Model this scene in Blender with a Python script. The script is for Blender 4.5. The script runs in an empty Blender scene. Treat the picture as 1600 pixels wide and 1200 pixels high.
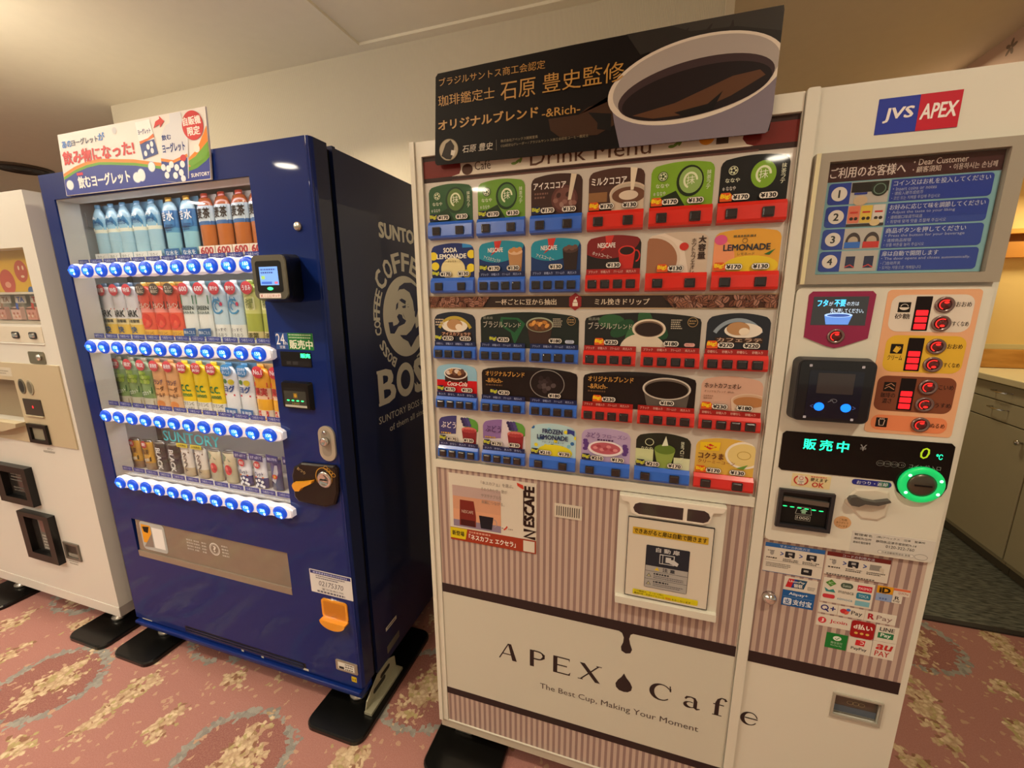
import bpy, bmesh, math, random
from mathutils import Vector, Matrix
random.seed(7)
S = bpy.context.scene
COL = S.collection

# ------------------------------------------------------------------ camera, world, lamps, exposure
def srgb(h):
    h = h.lstrip('#'); v = [int(h[i:i+2], 16)/255 for i in (0, 2, 4)]
    return tuple((c/12.92 if c <= .04045 else ((c+.055)/1.055)**2.4) for c in v)

cam_d = bpy.data.cameras.new('camera'); cam = bpy.data.objects.new('camera', cam_d); COL.objects.link(cam)
cam_d.sensor_width = 36; cam_d.sensor_fit = 'HORIZONTAL'; cam_d.lens = 648.53/1600*36
cam_d.clip_start = .02; cam_d.clip_end = 60
yaw, pitch, roll = .3081, -.2080, -.0073
F0 = Vector((-math.sin(yaw), math.cos(yaw), 0)); R0 = Vector((math.cos(yaw), math.sin(yaw), 0)); U0 = Vector((0, 0, 1))
FW = F0*math.cos(pitch)+U0*math.sin(pitch); UP = -F0*math.sin(pitch)+U0*math.cos(pitch)
RR = R0*math.cos(roll)+UP*math.sin(roll); UU = -R0*math.sin(roll)+UP*math.cos(roll)
cam.matrix_world = Matrix(((RR.x, UU.x, -FW.x, .5676), (RR.y, UU.y, -FW.y, -.9844), (RR.z, UU.z, -FW.z, 1.4643), (0, 0, 0, 1)))
S.camera = cam

W = bpy.data.worlds.new('world'); S.world = W; W.use_nodes = True
bg = W.node_tree.nodes['Background']; bg.inputs[0].default_value = (.90, .79, .57, 1); bg.inputs[1].default_value = .42

S.view_settings.view_transform = 'Standard'; S.view_settings.look = 'None'
S.view_settings.gamma = 1; S.view_settings.use_curve_mapping = False
S.view_settings.exposure = 0.0

LAMP = (1.0, .84, .60)
def area(name, loc, size, power, color=LAMP, rot=(0, 0, 0), size_y=None, spread=None):
    d = bpy.data.lights.new(name, 'AREA'); d.energy = power; d.color = color
    d.shape = 'RECTANGLE' if size_y else 'DISK'; d.size = size
    if size_y: d.size_y = size_y
    if spread: d.spread = spread
    o = bpy.data.objects.new(name, d); COL.objects.link(o); o.location = loc; o.rotation_euler = rot
    return o
DOWNLIGHTS = [(-1.78, .0, 6.0), (-4.42, -2.77, 26), (-2.35, -2.03, 24), (-1.12, -3.28, 18), (1.53, -3.17, 18), (-.80, -.95, 10.5), (1.35, -.90, 8.5)]
for x, y, p in DOWNLIGHTS:
    area('downlight_lamp', (x, y, 2.525), .07, p, (1.0, .92, .78) if x < -1.5 else LAMP, spread=math.radians(130))
area('wall_washer_lamp', (-.62, .24, 2.53), .12, 13, spread=math.radians(118))
for x, y, p in ((-1.92, -.22, 11), (-2.9, -1.1, 38), (-.6, -1.5, 18), (2.2, -1.6, 2)):      # added fill lights without fixtures, to brighten the ceiling
    d = bpy.data.lights.new('ceiling_fill_lamp', 'POINT'); d.energy = p; d.color = (1.0, .90, .72) if x < -1 else LAMP; d.shadow_soft_size = .07
    o = bpy.data.objects.new('ceiling_fill_lamp', d); COL.objects.link(o); o.location = (x, y, 2.28 if p == 11 else 2.40)
area('pantry_lamp', (2.70, 1.95, 2.0), .2, 4.5, (1.0, .86, .52))
area('pantry_lamp', (1.7, 2.0, 2.5), .3, 11, (1.0, .82, .52))

# ------------------------------------------------------------------ materials
MATS = {}
def mat(color, rough=.5, metal=0, coat=0, emit=0, name=None, spec=.5, noise=0, bump=0):
    if isinstance(color, str): c = srgb(color)
    else: c = tuple(color)
    k = (tuple(round(x, 4) for x in c), rough, metal, coat, emit, spec, noise, bump)
    if k in MATS: return MATS[k]
    m = bpy.data.materials.new(name or 'mat_%d' % len(MATS)); m.use_nodes = True
    nt = m.node_tree; b = nt.nodes['Principled BSDF']
    b.inputs['Base Color'].default_value = (*c, 1); b.inputs['Roughness'].default_value = rough
    b.inputs['Metallic'].default_value = metal; b.inputs['Coat Weight'].default_value = coat
    b.inputs['Coat Roughness'].default_value = .04; b.inputs['Specular IOR Level'].default_value = spec
    if emit:
        b.inputs['Emission Color'].default_value = (*c, 1); b.inputs['Emission Strength'].default_value = emit
    if noise or bump:
        tc = nt.nodes.new('ShaderNodeTexCoord'); n = nt.nodes.new('ShaderNodeTexNoise')
        n.inputs['Scale'].default_value = 18; n.inputs['Detail'].default_value = 6
        nt.links.new(tc.outputs['Object'], n.inputs['Vector'])
        if noise:
            mx = nt.nodes.new('ShaderNodeMix'); mx.data_type = 'RGBA'
            mx.inputs[6].default_value = (*[x*(1-noise) for x in c], 1); mx.inputs[7].default_value = (*[min(1, x*(1+noise)) for x in c], 1)
            nt.links.new(n.outputs['Fac'], mx.inputs[0]); nt.links.new(mx.outputs[2], b.inputs['Base Color'])
        if bump:
            bp = nt.nodes.new('ShaderNodeBump'); bp.inputs['Strength'].default_value = bump; bp.inputs['Distance'].default_value = .002
            n2 = nt.nodes.new('ShaderNodeTexNoise'); n2.inputs['Scale'].default_value = 300
            nt.links.new(tc.outputs['Object'], n2.inputs['Vector'])
            nt.links.new(n2.outputs['Fac'], bp.inputs['Height']); nt.links.new(bp.outputs[0], b.inputs['Normal'])
    MATS[k] = m
    return m

def ink(c): return mat(c, .5, spec=.22)                       # print on a sticker or card
def inkg(c): return mat(c, .5, coat=.6, spec=.2)             # print under the clear glossy sheet
def glow(c, e): return mat(c, .4, emit=e)

def node_mat(name):
    m = bpy.data.materials.new(name); m.use_nodes = True
    return m, m.node_tree, m.node_tree.nodes['Principled BSDF']

def glass_mat(name, tint=(1, 1, 1), f0=.5):
    m = bpy.data.materials.new(name); m.use_nodes = True; nt = m.node_tree; nt.nodes.clear()
    o = nt.nodes.new('ShaderNodeOutputMaterial'); t = nt.nodes.new('ShaderNodeBsdfTransparent'); g = nt.nodes.new('ShaderNodeBsdfGlossy')
    t.inputs[0].default_value = (*tint, 1); g.inputs['Roughness'].default_value = .02
    f = nt.nodes.new('ShaderNodeLayerWeight'); f.inputs[0].default_value = .5
    p = nt.nodes.new('ShaderNodeMath'); p.operation = 'POWER'; p.inputs[1].default_value = 5; nt.links.new(f.outputs['Facing'], p.inputs[0])
    q = nt.nodes.new('ShaderNodeMath'); q.operation = 'MULTIPLY_ADD'; q.inputs[1].default_value = .9; q.inputs[2].default_value = .035; nt.links.new(p.outputs[0], q.inputs[0])
    mx = nt.nodes.new('ShaderNodeMixShader'); nt.links.new(q.outputs[0], mx.inputs[0])
    nt.links.new(t.outputs[0], mx.inputs[1]); nt.links.new(g.outputs[0], mx.inputs[2]); nt.links.new(mx.outputs[0], o.inputs[0])
    return m
GLASS = glass_mat('clear_glass'); SMOKE = glass_mat('smoked_glass', (.55, .53, .5))

def carpet_mat():
    m, nt, b = node_mat('floral_carpet'); N = nt.nodes; L = nt.links
    tc = N.new('ShaderNodeTexCoord')
    def noise(scale, detail=4, rough=.6, vec=None, dist=0):
        n = N.new('ShaderNodeTexNoise'); n.inputs['Scale'].default_value = scale; n.inputs['Detail'].default_value = detail
        n.inputs['Roughness'].default_value = rough; n.inputs['Distortion'].default_value = dist
        L.new(vec or tc.outputs['Object'], n.inputs['Vector']); return n
    def ramp(src, a, bb):
        r = N.new('ShaderNodeValToRGB'); r.color_ramp.elements[0].position = a; r.color_ramp.elements[1].position = bb
        L.new(src, r.inputs[0]); return r.outputs[0]
    def mul(a, c):
        k = N.new('ShaderNodeMath'); k.operation = 'MULTIPLY'; L.new(a, k.inputs[0])
        if isinstance(c, float): k.inputs[1].default_value = c
        else: L.new(c, k.inputs[1])
        return k.outputs[0]
    def mixc(fac, a, c):
        k = N.new('ShaderNodeMix'); k.data_type = 'RGBA'; L.new(fac, k.inputs[0])
        if isinstance(a, tuple): k.inputs[6].default_value = (*a, 1)
        else: L.new(a, k.inputs[6])
        if isinstance(c, tuple): k.inputs[7].default_value = (*c, 1)
        else: L.new(c, k.inputs[7])
        return k.outputs[2]
    # woven motifs on a repeat: rings around bouquets, sprays between them, all broken up into leaf-sized cells
    def M2(op, a, c=None, d=None):
        k = N.new('ShaderNodeMath'); k.operation = op
        for q, val in enumerate((a, c, d)):
            if val is None: continue
            if isinstance(val, (int, float)): k.inputs[q].default_value = val
            else: L.new(val, k.inputs[q])
        return k.outputs[0]
    warp = noise(26, 3, .6)
    add = N.new('ShaderNodeMix'); add.data_type = 'VECTOR'; add.inputs[0].default_value = .03
    L.new(tc.outputs['Object'], add.inputs[4]); L.new(warp.outputs['Color'], add.inputs[5])
    vor = N.new('ShaderNodeTexVoronoi'); vor.inputs['Scale'].default_value = 78; L.new(add.outputs[1], vor.inputs['Vector'])
    sp = N.new('ShaderNodeSeparateXYZ'); L.new(vor.outputs['Position'], sp.inputs[0])
    rag = noise(34, 3, .7, vor.outputs['Position']).outputs['Fac']
    def wrap(c, off, per): return M2('MULTIPLY', M2('SUBTRACT', M2('FRACT', M2('ADD', M2('DIVIDE', M2('SUBTRACT', c, off), per), .5)), .5), per)
    leafm = None; ringm = None; inner = None
    for ox, oy in ((-1.494, -.225), (-1.494+.4575, -.225+.40)):
        u = wrap(sp.outputs[0], ox-.03*.5, .915); v = wrap(sp.outputs[1], oy, .80)
        for cx, cy, ax, ay in ((0, 0, .052, .125), (.045, .02, .045, .05), (.34, .03, .042, .15), (.37, .10, .03, .07), (-.33, .02, .036, .07), (-.25, .22, .05, .04)):
            e = M2('SQRT', M2('ADD', M2('POWER', M2('DIVIDE', M2('SUBTRACT', u, cx), ax), 2), M2('POWER', M2('DIVIDE', M2('SUBTRACT', v, cy), ay), 2)))
            k = M2('LESS_THAN', M2('ADD', e, M2('MULTIPLY', M2('SUBTRACT', rag, .5), 3.6)), .95)
            leafm = k if leafm is None else M2('MAXIMUM', leafm, k)
        rad = M2('SQRT', M2('ADD', M2('POWER', u, 2), M2('POWER', M2('MULTIPLY', v, 1.1), 2)))
        k = M2('LESS_THAN', M2('ADD', M2('ABSOLUTE', M2('SUBTRACT', rad, .172)), M2('MULTIPLY', M2('SUBTRACT', rag, .5), .10)), .013)
        ringm = k if ringm is None else M2('MAXIMUM', ringm, k)
        k = M2('LESS_THAN', rad, .165); inner = k if inner is None else M2('MAXIMUM', inner, k)
    base = mixc(inner, srgb('a3726a'), srgb('8c5c55'))
    base = mixc(mul(ramp(noise(230, 2).outputs['Fac'], .35, .75), .45), base, srgb('b98d80'))
    cr = N.new('ShaderNodeSeparateColor'); L.new(vor.outputs['Color'], cr.inputs[0])
    leafcol = mixc(cr.outputs[0], srgb('d8c4a2'), srgb('bb9f80'))
    leafcol = mixc(ramp(cr.outputs[1], .80, .84), leafcol, srgb('aea070'))
    leafcol = mixc(ramp(cr.outputs[2], .86, .9), leafcol, srgb('8a6450'))
    leafcol = mixc(mul(ramp(vor.outputs['Distance'], .35, .75), .5), leafcol, srgb('9a7860'))
    gcol = mixc(cr.outputs[0], srgb('9d9a90'), srgb('84817b'))
    c2 = mixc(ringm, base, gcol)
    stray = M2('LESS_THAN', M2('ADD', cr.outputs[1], M2('MULTIPLY', rag, -.9)), -.42)
    c2 = mixc(stray, c2, srgb('b8957c')); c3 = mixc(leafm, c2, leafcol)
    L.new(c3, b.inputs['Base Color']); b.inputs['Roughness'].default_value = .95; b.inputs['Specular IOR Level'].default_value = .1
    bp = N.new('ShaderNodeBump'); bp.inputs['Strength'].default_value = .5; bp.inputs['Distance'].default_value = .004
    L.new(noise(420, 2).outputs['Fac'], bp.inputs['Height']); L.new(bp.outputs[0], b.inputs['Normal'])
    return m

def streak_mat(name, c1, c2, scale, stretch, rough=.9):
    m, nt, b = node_mat(name); N = nt.nodes; L = nt.links
    tc = N.new('ShaderNodeTexCoord'); mp = N.new('ShaderNodeMapping'); mp.inputs['Scale'].default_value = stretch
    L.new(tc.outputs['Object'], mp.inputs[0]); n = N.new('ShaderNodeTexNoise'); n.inputs['Scale'].default_value = scale; n.inputs['Detail'].default_value = 5
    L.new(mp.outputs[0], n.inputs['Vector']); r = N.new('ShaderNodeValToRGB'); L.new(n.outputs['Fac'], r.inputs[0])
    r.color_ramp.elements[0].position = .35; r.color_ramp.elements[0].color = (*srgb(c1), 1)
    r.color_ramp.elements[1].position = .65; r.color_ramp.elements[1].color = (*srgb(c2), 1)
    L.new(r.outputs[0], b.inputs['Base Color']); b.inputs['Roughness'].default_value = rough
    return m

def stripe_mat():
    m, nt, b = node_mat('striped_film'); N = nt.nodes; L = nt.links
    tc = N.new('ShaderNodeTexCoord'); sx = N.new('ShaderNodeSeparateXYZ'); L.new(tc.outputs['Object'], sx.inputs[0])
    a = N.new('ShaderNodeMath'); a.operation = 'DIVIDE'; a.inputs[1].default_value = .01695; L.new(sx.outputs[0], a.inputs[0])
    f = N.new('ShaderNodeMath'); f.operation = 'FRACT'; L.new(a.outputs[0], f.inputs[0])
    l = N.new('ShaderNodeMath'); l.operation = 'LESS_THAN'; l.inputs[1].default_value = .46; L.new(f.outputs[0], l.inputs[0])
    mx = N.new('ShaderNodeMix'); mx.data_type = 'RGBA'; L.new(l.outputs[0], mx.inputs[0])
    mx.inputs[6].default_value = (*srgb('bfab9e'), 1); mx.inputs[7].default_value = (*srgb('947c77'), 1)
    L.new(mx.outputs[2], b.inputs['Base Color']); b.inputs['Roughness'].default_value = .4
    return m

def rib_wall_mat():
    m, nt, b = node_mat('ribbed_wallpaper'); N = nt.nodes; L = nt.links
    tc = N.new('ShaderNodeTexCoord'); w = N.new('ShaderNodeTexWave'); w.bands_direction = 'X'; w.inputs['Scale'].default_value = 55
    w.inputs['Distortion'].default_value = .6; L.new(tc.outputs['Object'], w.inputs['Vector'])
    mx = N.new('ShaderNodeMix'); mx.data_type = 'RGBA'; L.new(w.outputs['Fac'], mx.inputs[0])
    mx.inputs[6].default_value = (*srgb('c9c0ac'), 1); mx.inputs[7].default_value = (*srgb('d6ccb6'), 1)
    L.new(mx.outputs[2], b.inputs['Base Color']); b.inputs['Roughness'].default_value = .85
    bp = N.new('ShaderNodeBump'); bp.inputs['Strength'].default_value = .35; bp.inputs['Distance'].default_value = .002
    L.new(w.outputs['Fac'], bp.inputs['Height']); L.new(bp.outputs[0], b.inputs['Normal'])
    return m

CREAM = mat('d9d7c9', .32, coat=.25, name='cream_enamel')
CREAM2 = mat('cfc9bb', .45, name='cream_plastic')
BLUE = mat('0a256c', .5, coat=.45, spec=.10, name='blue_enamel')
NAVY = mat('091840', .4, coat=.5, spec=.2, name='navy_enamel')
BLACK = mat('0a0a0a', .35, coat=.1, spec=.35, name='black_plastic')
CHAR = mat('262529', .45, name='charcoal_plastic')
STEEL = mat('b9b6ae', .28, metal=1, name='brushed_steel')
CHROME = mat('dddddd', .12, metal=1, name='chrome')
GREYP = mat('a9a399', .5, name='grey_plastic')

# ------------------------------------------------------------------ mesh helpers
TXT = {}
def text_shape(s, bold):
    k = (s, bold)
    if k in TXT: return TXT[k]
    c = bpy.data.curves.new('t', 'FONT'); c.body = s; c.resolution_u = 2; c.offset = bold; c.dimensions = '2D'; c.fill_mode = 'FRONT'
    o = bpy.data.objects.new('t', c)
    me = bpy.data.meshes.new_from_object(o)
    v = [(p.co.x, p.co.y) for p in me.vertices]; f = [tuple(p.vertices) for p in me.polygons]
    x0 = min(p[0] for p in v); x1 = max(p[0] for p in v); y0 = min(p[1] for p in v); y1 = max(p[1] for p in v)
    v = [((p[0]-x0), (p[1]-y0)) for p in v]
    bpy.data.objects.remove(o); bpy.data.curves.remove(c); bpy.data.meshes.remove(me)
    TXT[k] = (v, f, x1-x0, y1-y0)
    return TXT[k]

def clip_poly(sub, clip):
    out = list(sub)
    n = len(clip)
    ar = sum(clip[i][0]*clip[(i+1) % n][1]-clip[(i+1) % n][0]*clip[i][1] for i in range(n))
    if ar < 0: clip = clip[::-1]
    for i in range(n):
        a = clip[i]; b = clip[(i+1) % n]; inp = out; out = []
        if not inp: return []
        def side(p): return (b[0]-a[0])*(p[1]-a[1])-(b[1]-a[1])*(p[0]-a[0])
        for j in range(len(inp)):
            p = inp[j]; q = inp[(j+1) % len(inp)]; sp = side(p); sq = side(q)
            if sp >= 0: out.append(p)
            if (sp >= 0) != (sq >= 0):
                t = sp/(sp-sq); out.append((p[0]+t*(q[0]-p[0]), p[1]+t*(q[1]-p[1])))
    return out

def rr_pts(x0, z0, x1, z1, r=0, n=5):
    if r <= 0: return [(x0, z0), (x1, z0), (x1, z1), (x0, z1)]
    r = min(r, (x1-x0)/2-1e-5, (z1-z0)/2-1e-5); out = []
    for cx, cz, a0 in ((x1-r, z0+r, -90), (x1-r, z1-r, 0), (x0+r, z1-r, 90), (x0+r, z0+r, 180)):
        for i in range(n+1):
            a = math.radians(a0+90*i/n); out.append((cx+r*math.cos(a), cz+r*math.sin(a)))
    return out
def el_pts(cx, cz, rx, rz, n=24, rot=0, a0=0, a1=360):
    full = (a1-a0) >= 360; k = n if full else n+1; out = []
    for i in range(k):
        a = math.radians(a0+(a1-a0)*i/n); x = rx*math.cos(a); z = rz*math.sin(a)
        out.append((cx+x*math.cos(rot)-z*math.sin(rot), cz+x*math.sin(rot)+z*math.cos(rot)))
    return out

def front(y): return lambda u, v, w: (u, y-w, v)
def side(x): return lambda u, v, w: (x+w, u, v)
def sideneg(x): return lambda u, v, w: (x-w, u, v)
STEP = .00022

class MB:
    def __init__(s, frame=None):
        s.v = []; s.f = []; s.m = []; s.sm = []; s.mats = []; s.fr = frame or front(0); s.clip = None; s.base = 0.0
    def mi(s, m):
        if m not in s.mats: s.mats.append(m)
        return s.mats.index(m)
    def add(s, vs, fs, m, smooth=False):
        o = len(s.v); s.v += [tuple(p) for p in vs]; i = s.mi(m)
        for f in fs: s.f.append(tuple(o+k for k in f)); s.m.append(i); s.sm.append(smooth)
    # ---- print
    def poly(s, pts, m, layer=1, clip=True):
        if isinstance(m, str): m = ink(m)
        if s.clip and clip: pts = clip_poly(pts, s.clip)
        if len(pts) < 3: return
        n = len(pts); ar = sum(pts[i][0]*pts[(i+1) % n][1]-pts[(i+1) % n][0]*pts[i][1] for i in range(n))
        if ar < 0: pts = pts[::-1]
        s.k = (getattr(s, 'k', 0)+1) % 70; e = s.k*2.5e-6                 # overlapping inks never lie in exactly the same plane
        s.add([s.fr(p[0], p[1], s.base+layer*STEP+e) for p in pts], [tuple(range(n))], m)
    def rect(s, x0, z0, x1, z1, m, layer=1, r=0): s.poly(rr_pts(min(x0, x1), min(z0, z1), max(x0, x1), max(z0, z1), r), m, layer)
    def ell(s, cx, cz, rx, rz, m, layer=1, n=24, rot=0, a0=0, a1=360): s.poly(el_pts(cx, cz, rx, rz, n, rot, a0, a1), m, layer)
    def ring(s, cx, cz, rx, rz, t, m, layer=1, n=32, a0=0, a1=360):
        if isinstance(m, str): m = ink(m)
        A = [(cx+rx*math.cos(math.radians(a0+(a1-a0)*i/n)), cz+rz*math.sin(math.radians(a0+(a1-a0)*i/n))) for i in range(n+1)]
        B = [(cx+(rx-t)*math.cos(math.radians(a0+(a1-a0)*i/n)), cz+(rz-t)*math.sin(math.radians(a0+(a1-a0)*i/n))) for i in range(n+1)]
        for i in range(n): s.poly([A[i], A[i+1], B[i+1], B[i]], m, layer)
    def stroke(s, pts, w, m, layer=1):
        if isinstance(m, str): m = ink(m)
        if not hasattr(w, '__len__'): w = [w]*len(pts)
        L = []; Rr = []
        for i, p in enumerate(pts):
            a = pts[max(i-1, 0)]; b = pts[min(i+1, len(pts)-1)]; dx = b[0]-a[0]; dz = b[1]-a[1]; d = math.hypot(dx, dz) or 1
            nx, nz = -dz/d, dx/d; L.append((p[0]+nx*w[i]/2, p[1]+nz*w[i]/2)); Rr.append((p[0]-nx*w[i]/2, p[1]-nz*w[i]/2))
        for i in range(len(pts)-1): s.poly([L[i], L[i+1], Rr[i+1], Rr[i]], m, layer)
    def text(s, t, x0, z0, x1, z1, m, layer=2, bold=0.0, keep=False, slant=0, rot=0, align='c'):
        """fit the text into the box; keep = keep its proportions"""
        if isinstance(m, str): m = ink(m)
        v, f, w, h = text_shape(t, 0)
        sx = (x1-x0)/w; sz = (z1-z0)/h
        if keep:
            k = min(sx, sz); ox = (x1-x0-w*k)/2 if align == 'c' else 0; x0 += ox; z0 += (z1-z0-h*k)/2; sx = sz = k
        cx, cz = (x0+x1)/2, (z0+z1)/2
        bo = bold*.8; offs = [(0, 0)] if bo <= .004 else [(-bo, 0), (bo, 0)] if bo < .02 else [(-bo, -bo*.7), (bo, -bo*.7), (-bo, bo*.7), (bo, bo*.7)]
        for n_, (ox, oz) in enumerate(offs):              # heavier strokes: the same glyphs printed again, slightly shifted
            P = []
            for a, b in v:
                a += ox; b += oz; x = x0+a*sx+slant*b*sz; z = z0+b*sz
                if rot:
                    dx, dz = x-cx, z-cz; x = cx+dx*math.cos(rot)-dz*math.sin(rot); z = cz+dx*math.sin(rot)+dz*math.cos(rot)
                P.append(s.fr(x, z, s.base+(layer+.12*n_)*STEP))
            s.add(P, f, m)
    def vtext(s, t, cx, z1, h, m, layer=2, bold=0.0, gap=1.1):
        for i, c in enumerate(t):
            s.text(c, cx-h/2, z1-h*gap*i-h, cx+h/2, z1-h*gap*i, m, layer, bold, keep=True)
    def lines(s, x0, z0, x1, z1, n, m, layer=2):
        """very small print, too small to read: short broken rules"""
        if isinstance(m, str): m = ink(m)
        h = (z1-z0)/(2*n-1)
        for i in range(n):
            x = x0; end = x1-(x1-x0)*(.25*random.random() if i == n-1 else .06*random.random()); zz = z1-h*2*i
            while x < end:
                w = min(h*random.uniform(.7, 1.6), end-x); s.rect(x, zz-h, x+w, zz, m, layer); x += w+h*.45
    # ---- solids
    def slab(s, pts, w0, w1, m, cap_layer=None, smooth_sides=False):
        """prism of the outline PTS in the frame, from depth w0 (back) to w1 (front)"""
        n = len(pts); ar = sum(pts[i][0]*pts[(i+1) % n][1]-pts[(i+1) % n][0]*pts[i][1] for i in range(n))
        if ar < 0: pts = pts[::-1]
        A = [s.fr(p[0], p[1], w0) for p in pts]; B = [s.fr(p[0], p[1], w1) for p in pts]
        s.add(A+B, [tuple(range(n, 2*n)), tuple(range(n-1, -1, -1))], m)
        s.add(A+B, [(i, (i+1) % n, n+(i+1) % n, n+i) for i in range(n)], m, smooth_sides)
    def taper(s, p0, p1, w0, w1, m):
        n = len(p0); A = [s.fr(p[0], p[1], w0) for p in p0]; B = [s.fr(p[0], p[1], w1) for p in p1]
        s.add(A+B, [tuple(range(n, 2*n)), tuple(range(n-1, -1, -1))]+[(i, (i+1) % n, n+(i+1) % n, n+i) for i in range(n)], m)
    def box(s, x0, x1, y0, y1, z0, z1, m, bevel=0):
        if bevel:
            bm = bmesh.new(); bmesh.ops.create_cube(bm, size=1)
            for v in bm.verts: v.co = Vector(((x0+x1)/2+v.co.x*(x1-x0), (y0+y1)/2+v.co.y*(y1-y0), (z0+z1)/2+v.co.z*(z1-z0)))
            bmesh.ops.bevel(bm, geom=bm.edges[:], offset=bevel, segments=2, affect='EDGES', profile=.5)
            bm.verts.index_update(); s.add([v.co[:] for v in bm.verts], [[v.index for v in f.verts] for f in bm.faces], m, False); bm.free(); return
        v = [(x, y, z) for x in (x0, x1) for y in (y0, y1) for z in (z0, z1)]
        s.add(v, [(0, 1, 3, 2), (4, 6, 7, 5), (0, 4, 5, 1), (2, 3, 7, 6), (0, 2, 6, 4), (1, 5, 7, 3)], m)
    def lathe(s, prof, c, m, n=20, axis='z', mats=None):
        V = []; 
        for r, h in prof:
            for i in range(n):
                a = 2*math.pi*i/n; q = (r*math.cos(a), r*math.sin(a))
                V.append((c[0]+q[0], c[1]+q[1], c[2]+h) if axis == 'z' else (c[0]+q[0], c[1]-h, c[2]+q[1]))
        o = len(s.v); s.v += V
        for k in range(len(prof)-1):
            mm = s.mi(mats[k] if mats else m)
            for i in range(n):
                j = (i+1) % n; f = (k*n+i, k*n+j, (k+1)*n+j, (k+1)*n+i)
                s.f.append(tuple(o+x for x in f)); s.m.append(mm); s.sm.append(True)
        for k, rev in ((0, True), (len(prof)-1, False)):
            if prof[k][0] > 1e-5:
                f = list(range(k*n, k*n+n)); f = f[::-1] if rev else f
                s.f.append(tuple(o+x for x in f)); s.m.append(s.mi((mats[0] if rev else mats[-1]) if mats else m)); s.sm.append(False)
    def tube(s, pts, r, m, n=8):
        P = [Vector(p) for p in pts]; V = []
        for i, p in enumerate(P):
            d = (P[min(i+1, len(P)-1)]-P[max(i-1, 0)]).normalized(); a = d.orthogonal().normalized(); b = d.cross(a)
            if i and (a.dot(pa) < 0): pass
            pa = a
            for k in range(n):
                t = 2*math.pi*k/n; V.append(tuple(p+(a*math.cos(t)+b*math.sin(t))*r))
        F = [(i*n+k, i*n+(k+1) % n, (i+1)*n+(k+1) % n, (i+1)*n+k) for i in range(len(P)-1) for k in range(n)]
        s.add(V, F, m, True); s.add(V, [tuple(range(n-1, -1, -1)), tuple(range((len(P)-1)*n, len(P)*n))], m)
    def plate(s, x0, z0, x1, z1, holes, w0, w1, m):
        """flat plate in the frame with rectangular holes through it"""
        xs = sorted({x0, x1, *[h[0] for h in holes], *[h[2] for h in holes]}); zs = sorted({z0, z1, *[h[1] for h in holes], *[h[3] for h in holes]})
        def solid(i, j):
            if i < 0 or j < 0 or i >= len(xs)-1 or j >= len(zs)-1: return False
            cx = (xs[i]+xs[i+1])/2; cz = (zs[j]+zs[j+1])/2
            return not any(h[0] < cx < h[2] and h[1] < cz < h[3] for h in holes)
        for i in range(len(xs)-1):
            for j in range(len(zs)-1):
                if not solid(i, j): continue
                q = [(xs[i], zs[j]), (xs[i+1], zs[j]), (xs[i+1], zs[j+1]), (xs[i], zs[j+1])]
                A = [s.fr(a, b, w0) for a, b in q]; B = [s.fr(a, b, w1) for a, b in q]
                s.add(B, [(0, 1, 2, 3)], m); s.add(A, [(3, 2, 1, 0)], m)
                for k, (di, dj) in enumerate(((0, -1), (1, 0), (0, 1), (-1, 0))):
                    if not solid(i+di, j+dj):
                        kk = (k+1) % 4; s.add([A[k], A[kk], B[kk], B[k]], [(0, 1, 2, 3)], m)
    def build(s, name, parent=None, label=None, world=True, kind=None, weld=False):
        me = bpy.data.meshes.new(name); me.from_pydata(s.v, [], s.f); me.polygons.foreach_set('material_index', s.m); me.polygons.foreach_set('use_smooth', s.sm)
        for m in s.mats: me.materials.append(m)
        if weld:
            bm = bmesh.new(); bm.from_mesh(me); bmesh.ops.remove_doubles(bm, verts=bm.verts, dist=1e-6); bm.to_mesh(me); bm.free()
        me.update(); o = bpy.data.objects.new(name, me); COL.objects.link(o)
        if parent:
            o.parent = parent
            if world and parent.type == 'EMPTY': o.location = -parent.location
        if label: o['label'] = label
        if kind: o['kind'] = kind
        return o

def thing(name, loc, label, cat, group=None, rotz=0):
    o = bpy.data.objects.new(name, None); COL.objects.link(o); o.location = loc; o.rotation_euler[2] = rotz; o.empty_display_size = .05
    o['label'] = label; o['category'] = cat
    if group: o['group'] = group
    return o
def tag(o, label, cat, group=None):
    o['label'] = label; o['category'] = cat
    if group: o['group'] = group
    return o
def dup_part(o, parent, dx=(0, 0, 0)):
    c = o.copy(); COL.objects.link(c); c.parent = parent; c.location = Vector(o.location)+Vector(dx); return c
def dup_thing(r, loc, label=None):
    c = r.copy(); COL.objects.link(c); c.location = loc
    if label: c['label'] = label
    for ch in list(r.children):
        k = ch.copy(); COL.objects.link(k); k.parent = c
        for g in list(ch.children):
            q = g.copy(); COL.objects.link(q); q.parent = k
    return c

# ------------------------------------------------------------------ room
def struct(mb, name):
    o = mb.build(name); o['kind'] = 'structure'; return o
CARPET = carpet_mat(); WALLP = rib_wall_mat(); CEIL = mat('ece5d0', .9, name='ceiling_paint', noise=.03)
m = MB(); m.box(-9, 6, -7, 1.16, -.1, 0, CARPET); m.box(-9, .9, 1.16, 5, -.1, 0, CARPET); struct(m, 'floor')
m = MB(); m.box(.9, 6, 1.17, 5, -.1, .004, streak_mat('grey_fleck_carpet', '33362f', '6f7064', 22, (1, 5, 1))); struct(m, 'floor_pantry')
m = MB(); m.box(.9, 6, 1.145, 1.175, -.05, .008, mat('2c2621', .6)); struct(m, 'trim_1')
m = MB()
m.box(-9, 6, .804, 5, 2.545, 2.7, CEIL); m.box(-9, -.694, -7, .804, 2.545, 2.7, CEIL); m.box(-.694, 6, -7, .804, 2.556, 2.7, CEIL)
struct(m, 'ceiling')
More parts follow.
